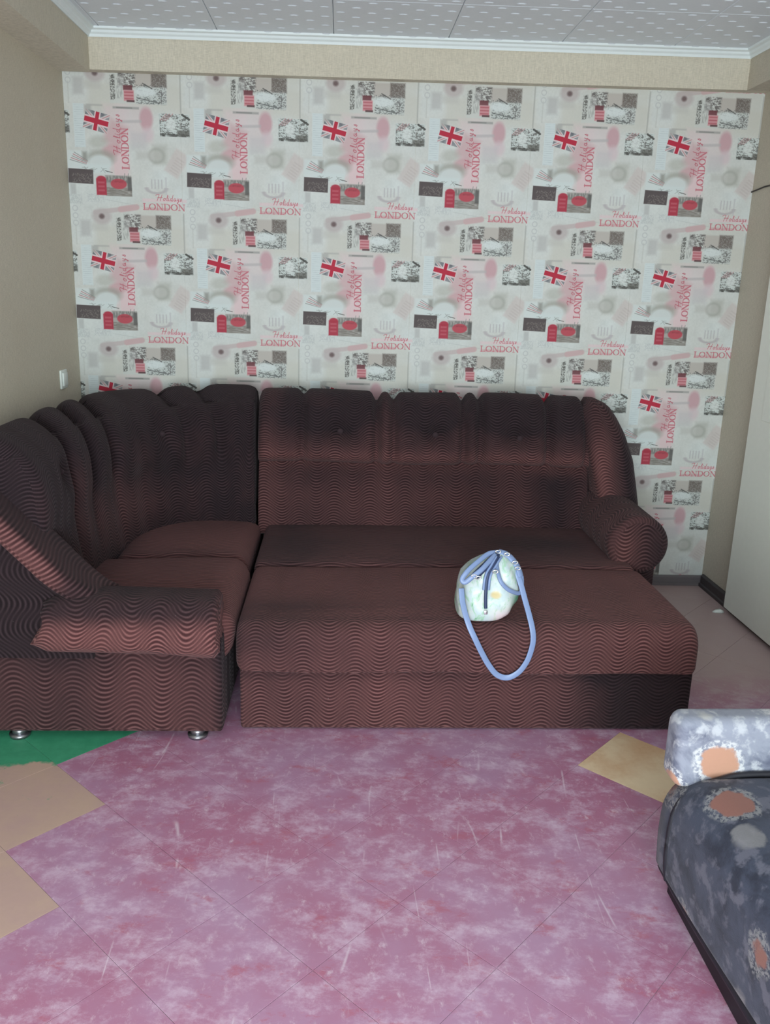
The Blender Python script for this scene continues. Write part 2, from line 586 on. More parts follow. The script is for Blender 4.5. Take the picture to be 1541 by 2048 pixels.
    rect(10.4, 17.8, 39.0, 45.4, (96, 90, 88), 0.85, 0.8, tex=np.clip((hs + hf - 0.55) * 1.6, 0, 1))
    rect(10.2, 13.0, 41.0, 46, (206, 206, 202), 0.6, 0.8)
    rect(6.8, 8.8, 40.4, 50.6, (90, 88, 84), 0.85, 0.5, tex=np.clip((hf - 0.2) * 2, 0, 1))
    rect(9.5, 12, 42, 50.0, (140, 140, 136), 0.6, 0.6, tex=np.clip((hv - 0.3) * 2, 0, 1))
    rect(24.8, 31.5, 39.0, 45.2, (108, 98, 92), 0.9, 0.8, tex=np.clip(hf * 0.8 + 0.5, 0, 1))
    rect(18, 31.2, 45, 51.8, (196, 202, 198), 0.7, 0.8)
    rect(18, 31.2, 44, 52.0, (106, 108, 106), 0.75, 0.6, tex=np.clip((hs * 0.5 + hf * 0.8 - 0.72) * 6, 0, 1))
    rect(27.4, 31.2, 46, 51.6, (120, 118, 116), 0.7, 0.8, tex=np.clip((hf - 0.25) * 2, 0, 1))
    ell(22, 47.0, 4.6, 1.9, (220, 226, 224), 0.85, 1.0)
    stroke([(21, 43.6), (25, 45.6)], 0.5, (80, 78, 76), 0.7)
    stroke([(18.4, 49.6), (28, 51.4)], 0.45, (96, 98, 96), 0.7)
    rect(12.4, 16.4, 44.6, 46.6, (112, 60, 66), 0.9, 0.5)
    rect(12.6, 17.0, 46.6, 51.0, (208, 140, 146), 0.9, 0.5)
    for k in range(3):
        rect(12.8, 16.8, 47.2 + 1.3 * k, 47.7 + 1.3 * k, (172, 84, 94), 0.7, 0.3)
    rect(13.8, 17.2, 50.6, 51.4, (80, 52, 54), 0.85, 0.4)
    rect(7.5, 19, 53.4, 54.3, (150, 150, 146), 0.7, 0.5)
    rect(9, 16, 53.6, 54.1, (124, 124, 120), 0.6, 0.3)

    # half a millimetre of fabric-like weave, then to linear light
    img[:] = np.clip(img, 0, 255)
    lin = np.where(img <= 10.3, img / 255 / 12.92, ((img / 255 + 0.055) / 1.055) ** 2.4)
    lin = np.clip(lin * 0.95, 0, 0.9)
    out = np.ones((h, w, 4), np.float32)
    out[..., :3] = lin[::-1]
    im = bpy.data.images.new('london_wallpaper_print', w, h, alpha=False, float_buffer=True)
    im.colorspace_settings.name = 'Non-Color'
    im.pixels.foreach_set(out.ravel())
    im.update()
    im.pack()
    return im, OX / W, 1 - OY / H


FX, FZ = 0.1379, 2.1468          # first flag on the wall
im, OU, OV = make_print()
t = NT('london_wallpaper')
p = t.xyz(t.pos())
u = t.math('ADD', t.math('DIVIDE', t.math('SUBTRACT', p[0], FX), 0.53), OU)
v = t.math('ADD', t.math('DIVIDE', t.math('SUBTRACT', p[2], FZ), 0.5982), OV)
cb = t.n('ShaderNodeCombineXYZ')
t.l(u, cb.inputs[0]); t.l(v, cb.inputs[1])
ti = t.n('ShaderNodeTexImage')
ti.image = im
ti.extension = 'REPEAT'
t.l(cb.outputs[0], ti.inputs[0])
t.base(ti.outputs[0], 0.75)
t.bump(t.noise(t.scl(t.pos(), 400, 1, 400), 1, 2), 0.0006, 0.4)
M_PRINT = t.m

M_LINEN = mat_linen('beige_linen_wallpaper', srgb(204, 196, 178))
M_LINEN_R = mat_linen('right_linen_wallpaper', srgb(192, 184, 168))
M_TRIM = plain('white_cornice_foam', srgb(228, 236, 236), 0.5)
M_SKIRT = plain('grey_skirting', srgb(110, 104, 106), 0.45)
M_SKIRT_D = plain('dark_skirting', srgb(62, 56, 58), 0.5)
M_WHITE = plain('white_plastic', srgb(226, 232, 226), 0.35)
M_DOOR = plain('pale_cream_paint', srgb(236, 238, 228), 0.45)
M_DARK = plain('black_wire', srgb(50, 44, 40), 0.6)
M_METAL = plain('dull_chrome', srgb(150, 150, 155), 0.3, 0.9)


def mat_foam():
    t = NT('ceiling_foam')
    n_ = t.noise(t.pos(), 60, 3)
    t.base(t.mix(n_, srgb(208, 214, 220), srgb(216, 222, 228)), 0.38)
    t.bump(n_, 0.0004, 0.4)
    return t.m


M_FOAM = mat_foam()
M_FOAM_GAP = plain('ceiling_gap', srgb(150, 144, 136), 0.8)


def mat_paint():
    """mauve floor paint, scuffed, scratched and dusty"""
    t = NT('mauve_floor_paint')
    p = t.pos()
    n1 = t.noise(p, 2.2, 5, 0.6)
    n2 = t.noise(t.scl(p, 1.0, 1.35, 1, 0.4), 9.0, 9, 0.76)
    n3 = t.noise(t.scl(p, 1.0, 0.6, 1, 0.5), 34, 6, 0.75)
    n4 = t.noise(t.scl(p, 0.35, 1.6, 1, 0.25), 26, 6, 0.75)
    c = t.mix(t.rng(n1, 0.35, 0.65), srgb(168, 110, 136), srgb(174, 134, 162))
    c = t.mix(t.math('MULTIPLY', t.rng(n2, 0.45, 0.66), 0.70), c, srgb(204, 178, 198))
    red = t.math('MULTIPLY', t.rng(t.noise(t.scl(p, 4.2, 7, 1, 0.7), 1.5, 8, 0.75), 0.55, 0.66), 0.6)
    c = t.mix(red, c, srgb(172, 92, 110))
    c = t.mix(t.math('MULTIPLY', t.rng(n3, 0.54, 0.72), 0.50), c, srgb(220, 202, 214))
    c = t.mix(t.math('MULTIPLY', t.rng(n4, 0.58, 0.76), 0.40), c, srgb(222, 204, 216))
    # long thin scratches in three directions
    for ang, sc, lo_, am in ((0.62, 3.1, 0.012, 0.6), (-0.85, 2.3, 0.010, 0.55), (1.45, 2.7, 0.008, 0.4)):
        q = t.scl(p, sc * 1.6, sc * 0.16, 1, ang)
        d = t.math('ABSOLUTE', t.math('SUBTRACT', t.noise(q, 1.0, 0, 0.4, 0.0), 0.5))
        ln = t.math('SUBTRACT', 1.0, t.rng(d, 0.0, lo_ * 0.55))
        gate = t.rng(t.noise(p, 3.3 + sc, 3), 0.55, 0.68)
        c = t.mix(t.math('MULTIPLY', t.math('MULTIPLY', ln, gate), am), c, srgb(218, 200, 212))
    # browner tone towards the back right corner of the room
    s = t.xyz(p)
    brown = t.math('MULTIPLY', t.rng(s[0], 2.35, 2.8), t.rng(t.math('ADD', s[1], t.math('MULTIPLY', n2, 0.5)), -1.25, -0.75))
    c = t.mix(t.math('MULTIPLY', brown, 0.85), c, srgb(184, 164, 158))
    t.base(c, 0.42)
    rr = t.rng(n2, 0.3, 0.7, 0.30, 0.55)
    t.l(rr, t.b.inputs['Roughness'])
    t.bump(t.math('ADD', n2, t.math('MULTIPLY', n3, 0.4)), 0.0012, 0.45)
    return t.m


def mat_bare(name, a, b, green):
    t = NT(name)
    p = t.pos()
    n1 = t.noise(p, 5, 5, 0.6)
    n3 = t.noise(p, 60, 3)
    c = t.mix(t.rng(n1, 0.35, 0.65), a, b)
    c = t.mix(t.math('MULTIPLY', n3, 0.3), c, tuple(x * 1.25 for x in a[:3]) + (1,))
    if green:
        s = t.xyz(p)
        e = t.math('ADD', s[1], t.math('MULTIPLY', t.math('SUBTRACT', t.noise(p, 8, 5, 0.6), 0.5), 0.16))
        gm = t.rng(e, -1.775, -1.755)
        sp = t.rng(t.noise(p, 6.5, 5, 0.7), 0.62, 0.67)
        gm = t.math('MAXIMUM', gm, t.math('MULTIPLY', sp, 0.8))
        gc = t.mix(t.noise(p, 18, 4, 0.7), srgb(40, 130, 94), srgb(82, 172, 132))
        c = t.mix(gm, c, gc)
    t.base(c, 0.5)
    t.bump(n1, 0.001, 0.4)
    return t.m


M_PAINT = mat_paint()
M_TAN = mat_bare('worn_tan_linoleum', srgb(182, 152, 144), srgb(188, 160, 142), True)
M_YEL = mat_bare('bare_yellow_linoleum', srgb(222, 200, 168), srgb(200, 160, 124), False)


# ------------------------------------------------------------ room shell
def struct(name, me, mat, parent=None):
    o = link(name, me, mat, parent, smooth=False)
    o['kind'] = 'structure'
    return o


floor = struct('floor', boxmesh('floor', -0.12, RX + 0.12, RY - 0.1, 0.12, -0.10, -0.002), plain('dusty_joints', srgb(204, 178, 194), 0.8))


def clip_poly(poly, x0, x1, y0, y1):
    for ax, val, sg in ((0, x0, 1), (0, x1, -1), (1, y0, 1), (1, y1, -1)):
        out = []
        for i in range(len(poly)):
            a, b = poly[i], poly[(i + 1) % len(poly)]
            ina, inb = (a[ax] - val) * sg >= 0, (b[ax] - val) * sg >= 0
            if ina: out.append(a)
            if ina != inb:
                k = (val - a[ax]) / (b[ax] - a[ax])
                out.append((a[0] + (b[0] - a[0]) * k, a[1] + (b[1] - a[1]) * k))
        poly = out
        if not poly: return poly
    return poly


PX, PY = 0.4145, 0.4243
tan_c = [(0.374, -1.553), (0.374, -1.977), (0.374, -2.401), (0.167, -1.765), (0.167, -2.189), (0.167, -2.613),
         (-0.04, -1.553), (-0.04, -1.977), (-0.04, -2.401), (-0.04, -2.826), (0.167, -1.34)]
rt = random.Random(4)
for j in range(-1, 30):
    for i in range(-2, 10):
        cy = -0.068 - j * PY / 2 + 0.0
        cy = -1.765 + (8 - j) * PY / 2
        cx = 0.374 + i * PX + (PX / 2 if j % 2 == 0 else 0)
        e = 0.0009
        pl = clip_poly([(cx - PX / 2 + e, cy), (cx, cy - PY / 2 + e), (cx + PX / 2 - e, cy), (cx, cy + PY / 2 - e)], 0.001, RX - 0.001, RY + 0.001, -0.001)
        if len(pl) < 3: continue
        ar = 0.5 * abs(sum(pl[k][0] * pl[(k + 1) % len(pl)][1] - pl[(k + 1) % len(pl)][0] * pl[k][1] for k in range(len(pl))))
        if ar < 0.002: continue
        mt = M_PAINT
        if any(abs(cx - a) < 0.05 and abs(cy - b) < 0.05 for a, b in tan_c): mt = M_TAN
        if abs(cx - 2.239) < 0.05 and abs(cy + 1.765) < 0.05: mt = M_YEL
        dz = rt.uniform(-0.0003, 0.0)
        me = bpy.data.meshes.new('floor_tile')
        n_ = len(pl)
        mx = sum(q[0] for q in pl) / n_; my = sum(q[1] for q in pl) / n_
        inn = [(mx + (q[0] - mx) * 0.9965, my + (q[1] - my) * 0.9965) for q in pl]
        vv_ = [(q[0], q[1], -0.0019) for q in pl] + [(q[0], q[1], -0.0003 + dz) for q in pl] + [(q[0], q[1], dz) for q in inn]
        ff = [tuple(range(2 * n_, 3 * n_))]
        for k in range(n_):
            k2 = (k + 1) % n_
            ff += [(k, k2, n_ + k2, n_ + k), (n_ + k, n_ + k2, 2 * n_ + k2, 2 * n_ + k)]
        me.from_pydata(vv_, [], ff)
        bm = bmesh.new(); bm.from_mesh(me); bmesh.ops.recalc_face_normals(bm, faces=bm.faces)
        bm.to_mesh(me); bm.free()
        link('floor_tile', me, mt, floor, smooth=False)

TILT = 0.0115                                    # the ceiling line of this room rises to the right


def tz(x, z):
    return z + TILT * (x - 1.58)


wb = struct('wall_back', boxmesh('wall_back', -0.12, RX + 0.12, 0.0, 0.12, -0.1, 2.75), M_LINEN)
seams = [0.0] + [0.509 + 0.53 * k for k in range(6)]
seams = [s_ for s_ in seams if s_ < RX - 0.05] + [RX]
for a, b in zip(seams[:-1], seams[1:]):
    link('wallpaper_strip', boxmesh('wallpaper_strip', a + 0.0003, b - 0.0003, -0.0015, 0.0, 0.0, 2.42), M_PRINT, wb, smooth=False)
struct('wall_left', boxmesh('wall_left', -0.12, 0.0, RY, 0.0, -0.1, 2.75), M_LINEN)
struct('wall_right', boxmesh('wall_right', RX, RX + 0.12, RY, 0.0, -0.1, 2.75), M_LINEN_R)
# rear wall behind the camera, with its window opening
rw = bmesh.new()
for (x0, x1, z0, z1) in ((-0.12, WX0, -0.1, 2.75), (WX1, RX + 0.12, -0.1, 2.75), (WX0, WX1, -0.1, WZ0), (WX0, WX1, WZ1, 2.75)):
    me = boxmesh('t', x0, x1, RY - 0.12, RY, z0, z1)
    rw.from_mesh(me)
me = bpy.data.meshes.new('wall_rear'); rw.to_mesh(me); rw.free()
struct('wall_rear', me, M_LINEN)
win = bmesh.new()
for (x0, x1, z0, z1) in ((WX0, WX1, WZ0, WZ0 + 0.05), (WX0, WX1, WZ1 - 0.05, WZ1), (WX0, WX0 + 0.05, WZ0, WZ1), (WX1 - 0.05, WX1, WZ0, WZ1), (1.13, 1.18, WZ0, WZ1)):
    win.from_mesh(boxmesh('t', x0, x1, RY - 0.09, RY - 0.03, z0, z1))
me = bpy.data.meshes.new('window_1'); win.to_mesh(me); win.free()
w1 = struct('window_1', me, M_WHITE)
gl = NT('window_glass')
gl.base((0.95, 0.98, 1, 1), 0.02)
gl.b.inputs['Transmission Weight'].default_value = 1.0
for (x0, x1) in ((WX0 + 0.05, 1.13), (1.18, WX1 - 0.05)):
    link('window_pane', boxmesh('window_pane', x0, x1, RY - 0.065, RY - 0.06, WZ0 + 0.05, WZ1 - 0.05), gl.m, w1, smooth=False)

CZ = 2.525


def tilted_box(name, x0, x1, y0, y1, z0, z1, top=None):
    me = boxmesh(name, x0, x1, y0, y1, z0, z1)
    for v in me.vertices:
        v.co.z = tz(v.co.x, v.co.z)
    return me


ceil = struct('ceiling', tilted_box('ceiling', -0.12, RX + 0.12, RY - 0.12, 0.12, CZ + 0.012, CZ + 0.12), M_FOAM_GAP)
# beams (boxed ledges) round the top of the walls
struct('trim_1', tilted_box('trim_1', 0.0, RX, -0.055, -0.0, 2.362, CZ + 0.012), M_LINEN)
struct('trim_2', tilted_box('trim_2', 0.0, 0.135, RY, -0.055, 2.352, CZ + 0.012), M_LINEN)
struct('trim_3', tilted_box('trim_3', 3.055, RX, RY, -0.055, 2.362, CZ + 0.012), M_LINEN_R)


# stepped foam cornice
def cornice(name, p0, p1, inward):
    prof = [(0.0, 0.0), (0.0, -0.034), (0.006, -0.036), (0.010, -0.026), (0.018, -0.020), (0.022, -0.012), (0.034, -0.008), (0.036, 0.0)]
    vv_, ff = [], []
    for (x, y) in (p0, p1):
        for (d, z) in prof:
            X_, Y_ = x + inward[0] * d, y + inward[1] * d
            # mitre: shift along the run by d where two runs meet
            vv_.append((X_, Y_, tz(X_, CZ + z)))
    n_ = len(prof)
    for k in range(n_):
        ff.append((k, (k + 1) % n_, n_ + (k + 1) % n_, n_ + k))
    ff += [tuple(range(n_)), tuple(range(2 * n_ - 1, n_ - 1, -1))]
    me = pydata(name, vv_, ff)
    bm = bmesh.new(); bm.from_mesh(me); bmesh.ops.recalc_face_normals(bm, faces=bm.faces); bm.to_mesh(me); bm.free()
    return struct(name, me, M_TRIM)


cornice('trim_4', (0.135, -0.055), (3.055, -0.055), (0, -1))
cornice('trim_5', (0.135, -0.055), (0.135, RY), (1, 0))
cornice('trim_6', (3.055, -0.055), (3.055, RY), (-1, 0))


# foam ceiling tiles, half a metre, each with rows of raised lozenges
def ceil_tile(x0, x1, y0, y1):
    bm = bmesh.new()
    e = 0.0008
    a0, a1, b0, b1 = e, (x1 - x0) - e, e, (y1 - y0) - e
    t0, t1 = 0.012, 0.0
    vb = [bm.verts.new(q) for q in ((a0, b0, t0), (a1, b0, t0), (a1, b1, t0), (a0, b1, t0))]
    vm_ = [bm.verts.new(q) for q in ((a0, b0, t1 + 0.003), (a1, b0, t1 + 0.003), (a1, b1, t1 + 0.003), (a0, b1, t1 + 0.003))]
    c_ = 0.003
    vt = [bm.verts.new(q) for q in ((a0 + c_, b0 + c_, t1), (a1 - c_, b0 + c_, t1), (a1 - c_, b1 - c_, t1), (a0 + c_, b1 - c_, t1))]
    for k in range(4):
        k2 = (k + 1) % 4
        bm.faces.new((vb[k], vb[k2], vm_[k2], vm_[k]))
        bm.faces.new((vm_[k], vm_[k2], vt[k2], vt[k]))
    bm.faces.new(vt)
    # lozenges
    gx, gy = 0.125, 0.0625
    for r_ in range(8):
        for q in range(5):
            x = 0.03 + q * gx + (gx / 2 if r_ % 2 else 0)
            y = 0.03 + r_ * gy
            hx, hy = 0.021, 0.009
            if x + hx > a1 - 0.006 or y + hy > b1 - 0.006 or x - hx < a0 + 0.004: continue
            ring = [bm.verts.new((x + hx * math.cos(k * PI / 4), y + hy * math.sin(k * PI / 4), t1 + 0.0005)) for k in range(8)]
            r2 = [bm.verts.new((x + hx * 0.62 * math.cos(k * PI / 4), y + hy * 0.62 * math.sin(k * PI / 4), t1 - 0.0028)) for k in range(8)]
            for k in range(8):
                bm.faces.new((ring[k], ring[(k + 1) % 8], r2[(k + 1) % 8], r2[k]))
            bm.faces.new(r2)
    bmesh.ops.recalc_face_normals(bm, faces=bm.faces)
    me = bpy.data.meshes.new('ceiling_tile')
    bm.to_mesh(me); bm.free()
    me.materials.append(M_FOAM)
    return me


xs = [0.137, 0.19, 0.69, 1.19, 1.69, 2.19, 2.69, 3.053]
ys = [-0.057]
while ys[-1] > RY + 0.02:
    ys.append(max(RY + 0.002, ys[-1] - 0.5))
cache = {}
for xa, xb in zip(xs[:-1], xs[1:]):
    for yb, ya in zip(ys[:-1], ys[1:]):
        key = (round(xb - xa, 3), round(yb - ya, 3))
        if key not in cache: cache[key] = ceil_tile(xa, xb, ya, yb)
        o = bpy.data.objects.new('ceiling_tile', cache[key])
        C.objects.link(o)
        o.parent = ceil
        o.location = (xa, ya, tz(xa, CZ))
        o.rotation_euler = (0, -math.atan(TILT), 0)


# skirting boards
def skirt(name, pts, axis, a, b, mat):
    return struct(name, prism(name, pts, axis, a, b), mat)


prof = [(-0.0, 0.0), (-0.022, 0.0), (-0.022, 0.012), (-0.014, 0.016), (-0.014, 0.044), (-0.008, 0.052), (0.0, 0.052)]
skirt('baseboard_back', [(q[0] - 0.0015, q[1]) for q in prof], 'x', 0.0, RX, M_SKIRT)
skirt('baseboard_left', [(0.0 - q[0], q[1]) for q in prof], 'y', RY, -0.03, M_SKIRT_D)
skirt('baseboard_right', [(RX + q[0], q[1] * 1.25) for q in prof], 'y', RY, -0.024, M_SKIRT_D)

# pale door leaf standing open against the right wall
door = struct('door_1', boxmesh('door_1', 3.117, 3.145, -1.24, -0.385, 0.022, 2.03, 0.003, 1), M_DOOR)
door.location = (0, 0, 0)
tag(door, 'pale cream door leaf standing open flat against the right wall', 'door')
link('door_panel', boxmesh('door_panel', 3.114, 3.118, -1.14, -0.50, 0.95, 1.9, 0.0015, 1), M_DOOR, door, smooth=False)
bm = bmesh.new()
bmesh.ops.create_cone(bm, cap_ends=True, segments=16, radius1=0.010, radius2=0.010, depth=0.11, matrix=Matrix.Translation((3.060, -1.13, 1.0)) @ Matrix.Rotation(PI / 2, 4, 'X'))
bmesh.ops.create_cone(bm, cap_ends=True, segments=16, radius1=0.009, radius2=0.009, depth=0.05, matrix=Matrix.Translation((3.087, -1.17, 1.0)) @ Matrix.Rotation(PI / 2, 4, 'Y'))
me = bpy.data.meshes.new('door_handle'); bm.to_mesh(me); bm.free()
link('door_handle', me, M_METAL, door)

# ------------------------------------------------------------ velour suite
V_FRONT = mat_velour('brown_velour', 0.162, 0.0130, 0.022)
V_SIDE = mat_velour('brown_velour_broad_wave', 0.19, 0.0165, 0.030)
V_STRIP = mat_velour('brown_velour_fine_ribs', 0.30, 0.0150, 0.014)
V_SWIRL = mat_velour('brown_velour_swirl', 0.17, 0.0160, 0.034)
M_BUTTON = mat_velour('velour_button', 0.1, 0.02, 0.0)


def ringYZ(x, pts):
    return [(x, a, b) for a, b in pts]


def ringXZ(y, pts):
    return [(a, y, b) for a, b in pts]


def ends(x0, x1, r, n, inner=24):
    """stations along a run with rounded ends: (x, shrink)"""
    st = []
    for k in range(n + 1):
        t_ = PI / 2 * k / n
        st.append((x0 + r * (1 - math.sin(t_)) if False else x0 + r * (1 - math.cos(t_)), r * (1 - math.sin(t_))))
    for k in range(1, inner):
        st.append((x0 + r + (x1 - x0 - 2 * r) * k / inner, 0.0))
    for k in range(n, -1, -1):
        t_ = PI / 2 * k / n
        st.append((x1 - r * (1 - math.cos(t_)), r * (1 - math.sin(t_))))
    return st


def cushion(name, x0, x1, y0, y1, z0, z1, rad, er, mat, parent, nap, crown=0.0, inner=30, disp=None, voff=0.0, swap=False):
    rings, us = [], []
    for (x, sh) in ends(x0, x1, er, 5, inner):
        r_ = [max(0.004, q - sh * 0.5) for q in rad]
        base = rrect(y0 + sh, y1 - sh, z0 + sh, z1 - sh, r_, 6, 10)
        pts = []
        for (y, z) in base:
            tx = (x - x0) / (x1 - x0); ty = (y - y0) / (y1 - y0)
            if z > (z0 + z1) / 2:
                z += crown * (max(0, 4 * tx * (1 - tx)) ** 0.35) * (max(0, 4 * ty * (1 - ty)) ** 0.5)
            q = (x, y, z)
            if disp: q = disp(*q)
            pts.append(q)
        rings.append(pts); us.append(x)
    return loft(name, rings, us=us, mat=mat, parent=parent, nap=nap, voff=voff, swap=swap)


# ---- main sofa bed
sofa = empty('sofa_bed', (1.69, -0.80, 0.0), 'brown wave-ribbed velour sofa bed pulled open below the London wallpaper', 'sofa')


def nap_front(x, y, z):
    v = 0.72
    if z < 0.232:                                    # base box: right end brushed dark, darker again under the cushion
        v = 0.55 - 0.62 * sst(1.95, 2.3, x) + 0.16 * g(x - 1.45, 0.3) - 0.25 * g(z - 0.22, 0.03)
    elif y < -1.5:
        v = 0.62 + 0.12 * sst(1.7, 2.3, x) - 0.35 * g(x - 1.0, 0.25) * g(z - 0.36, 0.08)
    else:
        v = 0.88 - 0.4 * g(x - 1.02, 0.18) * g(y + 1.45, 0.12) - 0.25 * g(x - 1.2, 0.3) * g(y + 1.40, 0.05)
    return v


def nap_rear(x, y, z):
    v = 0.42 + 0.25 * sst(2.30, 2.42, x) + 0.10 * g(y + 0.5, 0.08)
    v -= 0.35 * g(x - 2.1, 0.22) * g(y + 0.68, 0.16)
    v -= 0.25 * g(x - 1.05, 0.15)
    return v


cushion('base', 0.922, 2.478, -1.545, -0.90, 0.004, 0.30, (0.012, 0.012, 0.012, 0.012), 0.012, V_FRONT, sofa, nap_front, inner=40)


def sag(x, y, z):
    if z > 0.3:
        z -= 0.010 * g(x - 1.2, 0.25) * g(y + 1.2, 0.25)
    if y < -1.55:
        y += 0.006 * math.sin(x * 9)
    return (x, y, z)


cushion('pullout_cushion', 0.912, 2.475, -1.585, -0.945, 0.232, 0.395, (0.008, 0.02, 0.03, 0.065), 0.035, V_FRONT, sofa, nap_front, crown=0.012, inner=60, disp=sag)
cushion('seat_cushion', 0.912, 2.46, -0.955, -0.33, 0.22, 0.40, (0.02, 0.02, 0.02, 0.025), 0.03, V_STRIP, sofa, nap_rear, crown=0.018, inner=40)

NOT = [(1.078, 0.55), (1.412, 0.9), (1.49, 0.75), (1.807, 0.8), (1.883, 0.7), (2.197, 0.85)]
TUF = [(1.247, 0.835), (1.68, 0.828), (2.07, 0.820)]


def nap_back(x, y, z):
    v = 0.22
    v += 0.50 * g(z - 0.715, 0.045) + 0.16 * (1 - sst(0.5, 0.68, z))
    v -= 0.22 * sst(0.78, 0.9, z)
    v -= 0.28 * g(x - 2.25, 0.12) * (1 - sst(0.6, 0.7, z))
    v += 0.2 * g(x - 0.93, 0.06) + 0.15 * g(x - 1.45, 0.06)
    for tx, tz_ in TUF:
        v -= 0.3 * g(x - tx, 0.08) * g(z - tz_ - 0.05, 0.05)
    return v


def back_profile(kn):
    # (y, z) control outline from the seat up the front, over and down behind
    return [(-0.40, 0.36), (-0.405, 0.43), (-0.395, 0.52), (-0.370, 0.61), (-0.350, 0.665), (-0.342, 0.690), (-0.385, 0.698), (-0.418, 0.730), (-0.418, 0.78), (-0.395, 0.84), (-0.375, 0.90), (-0.345, 0.955), (-0.305, 0.992), (-0.26, 1.008), (-0.21, 1.005), (-0.165, 0.985), (-0.13, 0.94), (-0.11, 0.86), (-0.095, 0.70), (-0.085, 0.50), (-0.08, 0.36)]


def crspline(P, n):
    P = np.array(P, float)
    out = []
    for i in range(len(P) - 1):
        p0 = P[max(i - 1, 0)]; p1 = P[i]; p2 = P[i + 1]; p3 = P[min(i + 2, len(P) - 1)]
        for k in range(n):
            t_ = k / n
            out.append(0.5 * ((2 * p1) + (-p0 + p2) * t_ + (2 * p0 - 5 * p1 + 4 * p2 - p3) * t_ ** 2 + (-p0 + 3 * p1 - 3 * p2 + p3) * t_ ** 3))
    out.append(P[-1])
    return np.array(out)


prof = crspline(back_profile(0), 4)
rings, us = [], []
X0, X1 = 0.880, 2.40
NX = 170
for i in range(NX + 1):
    x = X0 + (X1 - X0) * i / NX
    cut = sum(a * g(x - q, 0.018) for q, a in NOT + [(2.375, 0.7)])
    en = max(0, 1 - (x - X0) / 0.035)
    en2 = max(0, 1 - (X1 - x) / 0.05)
    edge = (1 - math.sqrt(max(0, 1 - en * en))) + 0.8 * (1 - math.sqrt(max(0, 1 - en2 * en2)))
    pts = []
    for (y, z) in prof:
        head = sst(0.66, 0.74, z)
        low = g(z - 0.66, 0.09)
        cy, cz = -0.24, 0.85
        k = head * min(cut, 1.0) * 0.048 + head * edge * 0.034 + low * cut * 0.022
        if y < -0.2 or z > 0.9:
            dy, dz = (y - cy), (z - cz)
            L = math.hypot(dy, dz) + 1e-6
            y -= dy / L * k; z -= dz / L * k * (1 if z > 0.9 else 0.3)
        if y < -0.28:
            for (tx, tzz) in TUF:
                rr = math.hypot((x - tx) / 1.0, (z - tzz) / 0.8)
                y += 0.045 * g(rr, 0.050) + 0.018 * g(rr, 0.12)
                # folds radiating from the tuft down to the roll seam
            y += 0.004 * math.sin(x * 46) * g(z - 0.72, 0.05) * head
        z += 0.004 * math.sin(x * 7.1)
        pts.append((x, y, z))
    rings.append(pts); us.append(x)
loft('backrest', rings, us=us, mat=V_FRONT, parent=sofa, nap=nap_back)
for (tx, tzz) in TUF:
    bm = bmesh.new()
    bmesh.ops.create_uvsphere(bm, u_segments=14, v_segments=8, radius=1)
    for v in bm.verts:
        v.co = Vector((tx + v.co.x * 0.014, -0.350 + v.co.y * 0.006, tzz + v.co.z * 0.013))
    me = bpy.data.meshes.new('button'); bm.to_mesh(me); bm.free()
    link('button', me, M_BUTTON, sofa)

# right wing: flares out and forward from the back down to the arm
rings = []
for i in range(41):
    z = 0.36 + (1.0 - 0.36) * i / 40
    h = (z - 0.36) / 0.64
    xr = np.interp(z, [0.36, 0.50, 0.62, 0.74, 0.85, 0.93, 0.98, 1.0], [2.585, 2.60, 2.60, 2.590, 2.555, 2.515, 2.475, 2.43])
    xl = np.interp(z, [0.36, 0.60, 0.80, 0.95, 1.0], [2.425, 2.415, 2.375, 2.352, 2.385])
    yf = np.interp(z, [0.36, 0.50, 0.62, 0.75, 0.88, 0.97, 1.0], [-0.66, -0.60, -0.52, -0.46, -0.41, -0.36, -0.30])
    yb = np.interp(z, [0.36, 0.9, 1.0], [-0.08, -0.11, -0.20])
    wd = xr - xl
    r_ = min(wd * 0.48, 0.075, (yb - yf) * 0.48)
    o_ = rrect(xl, xr, yf, yb, (r_, r_, r_, r_), 6, 6)
    rings.append([(a - 0.012 * g(a - 2.47, 0.02) * 0, b + 0.014 * g(a - (xl + wd * 0.22), 0.018) * (1 if b < -0.25 else 0), z) for a, b in o_])


def nap_wing(x, y, z):
    return 0.70 * g(x - 2.43, 0.05) * (1 - 0.75 * sst(0.75, 0.92, z)) - 0.2 * sst(2.50, 2.56, x) + 0.15


loft('wing', rings, mat=V_FRONT, parent=sofa, nap=nap_wing, swap=True)

# right arm roll, its round end faces the room
rings, us = [], []
for i in range(34):
    if i < 28:
        y = -0.12 - 0.735 * i / 27; sc = 1.0
    else:
        k = (i - 27) / 6.0
        y = -0.855 - 0.022 * math.sin(k * PI / 2); sc = 1 - 0.20 * (1 - math.cos(k * PI / 2))
    ry = 0.128 * sc; rz = 0.125 * sc
    rise = 0.018 * (1 + y)
    pts = []
    for k in range(40):
        a = 2 * PI * k / 40
        cr = 1.0 - 0.07 * g((a - 2.35), 0.22) * (1 if y < -0.5 else 0.4)
        pts.append((2.485 + ry * cr * math.cos(a), y, 0.470 + rise + rz * cr * math.sin(a)))
    rings.append(pts); us.append(y)


def nap_arm(x, y, z):
    return 0.45 * g(x - 2.42, 0.05) * g(z - 0.45, 0.09) + 0.30 - 0.22 * sst(2.48, 2.58, x)


loft('armrest', rings, us=us, mat=V_SIDE, parent=sofa, nap=nap_arm)
cushion('arm_base', 2.465, 2.575, -0.845, -0.10, 0.004, 0.40, (0.01, 0.01, 0.01, 0.01), 0.01, V_FRONT, sofa, lambda x, y, z: 0.12, inner=4)

# ---- left corner section
corner = empty('corner_sofa_section', (0.45, -0.85, 0.0), 'brown velour corner section with curved back and near armrest against left wall', 'sofa')


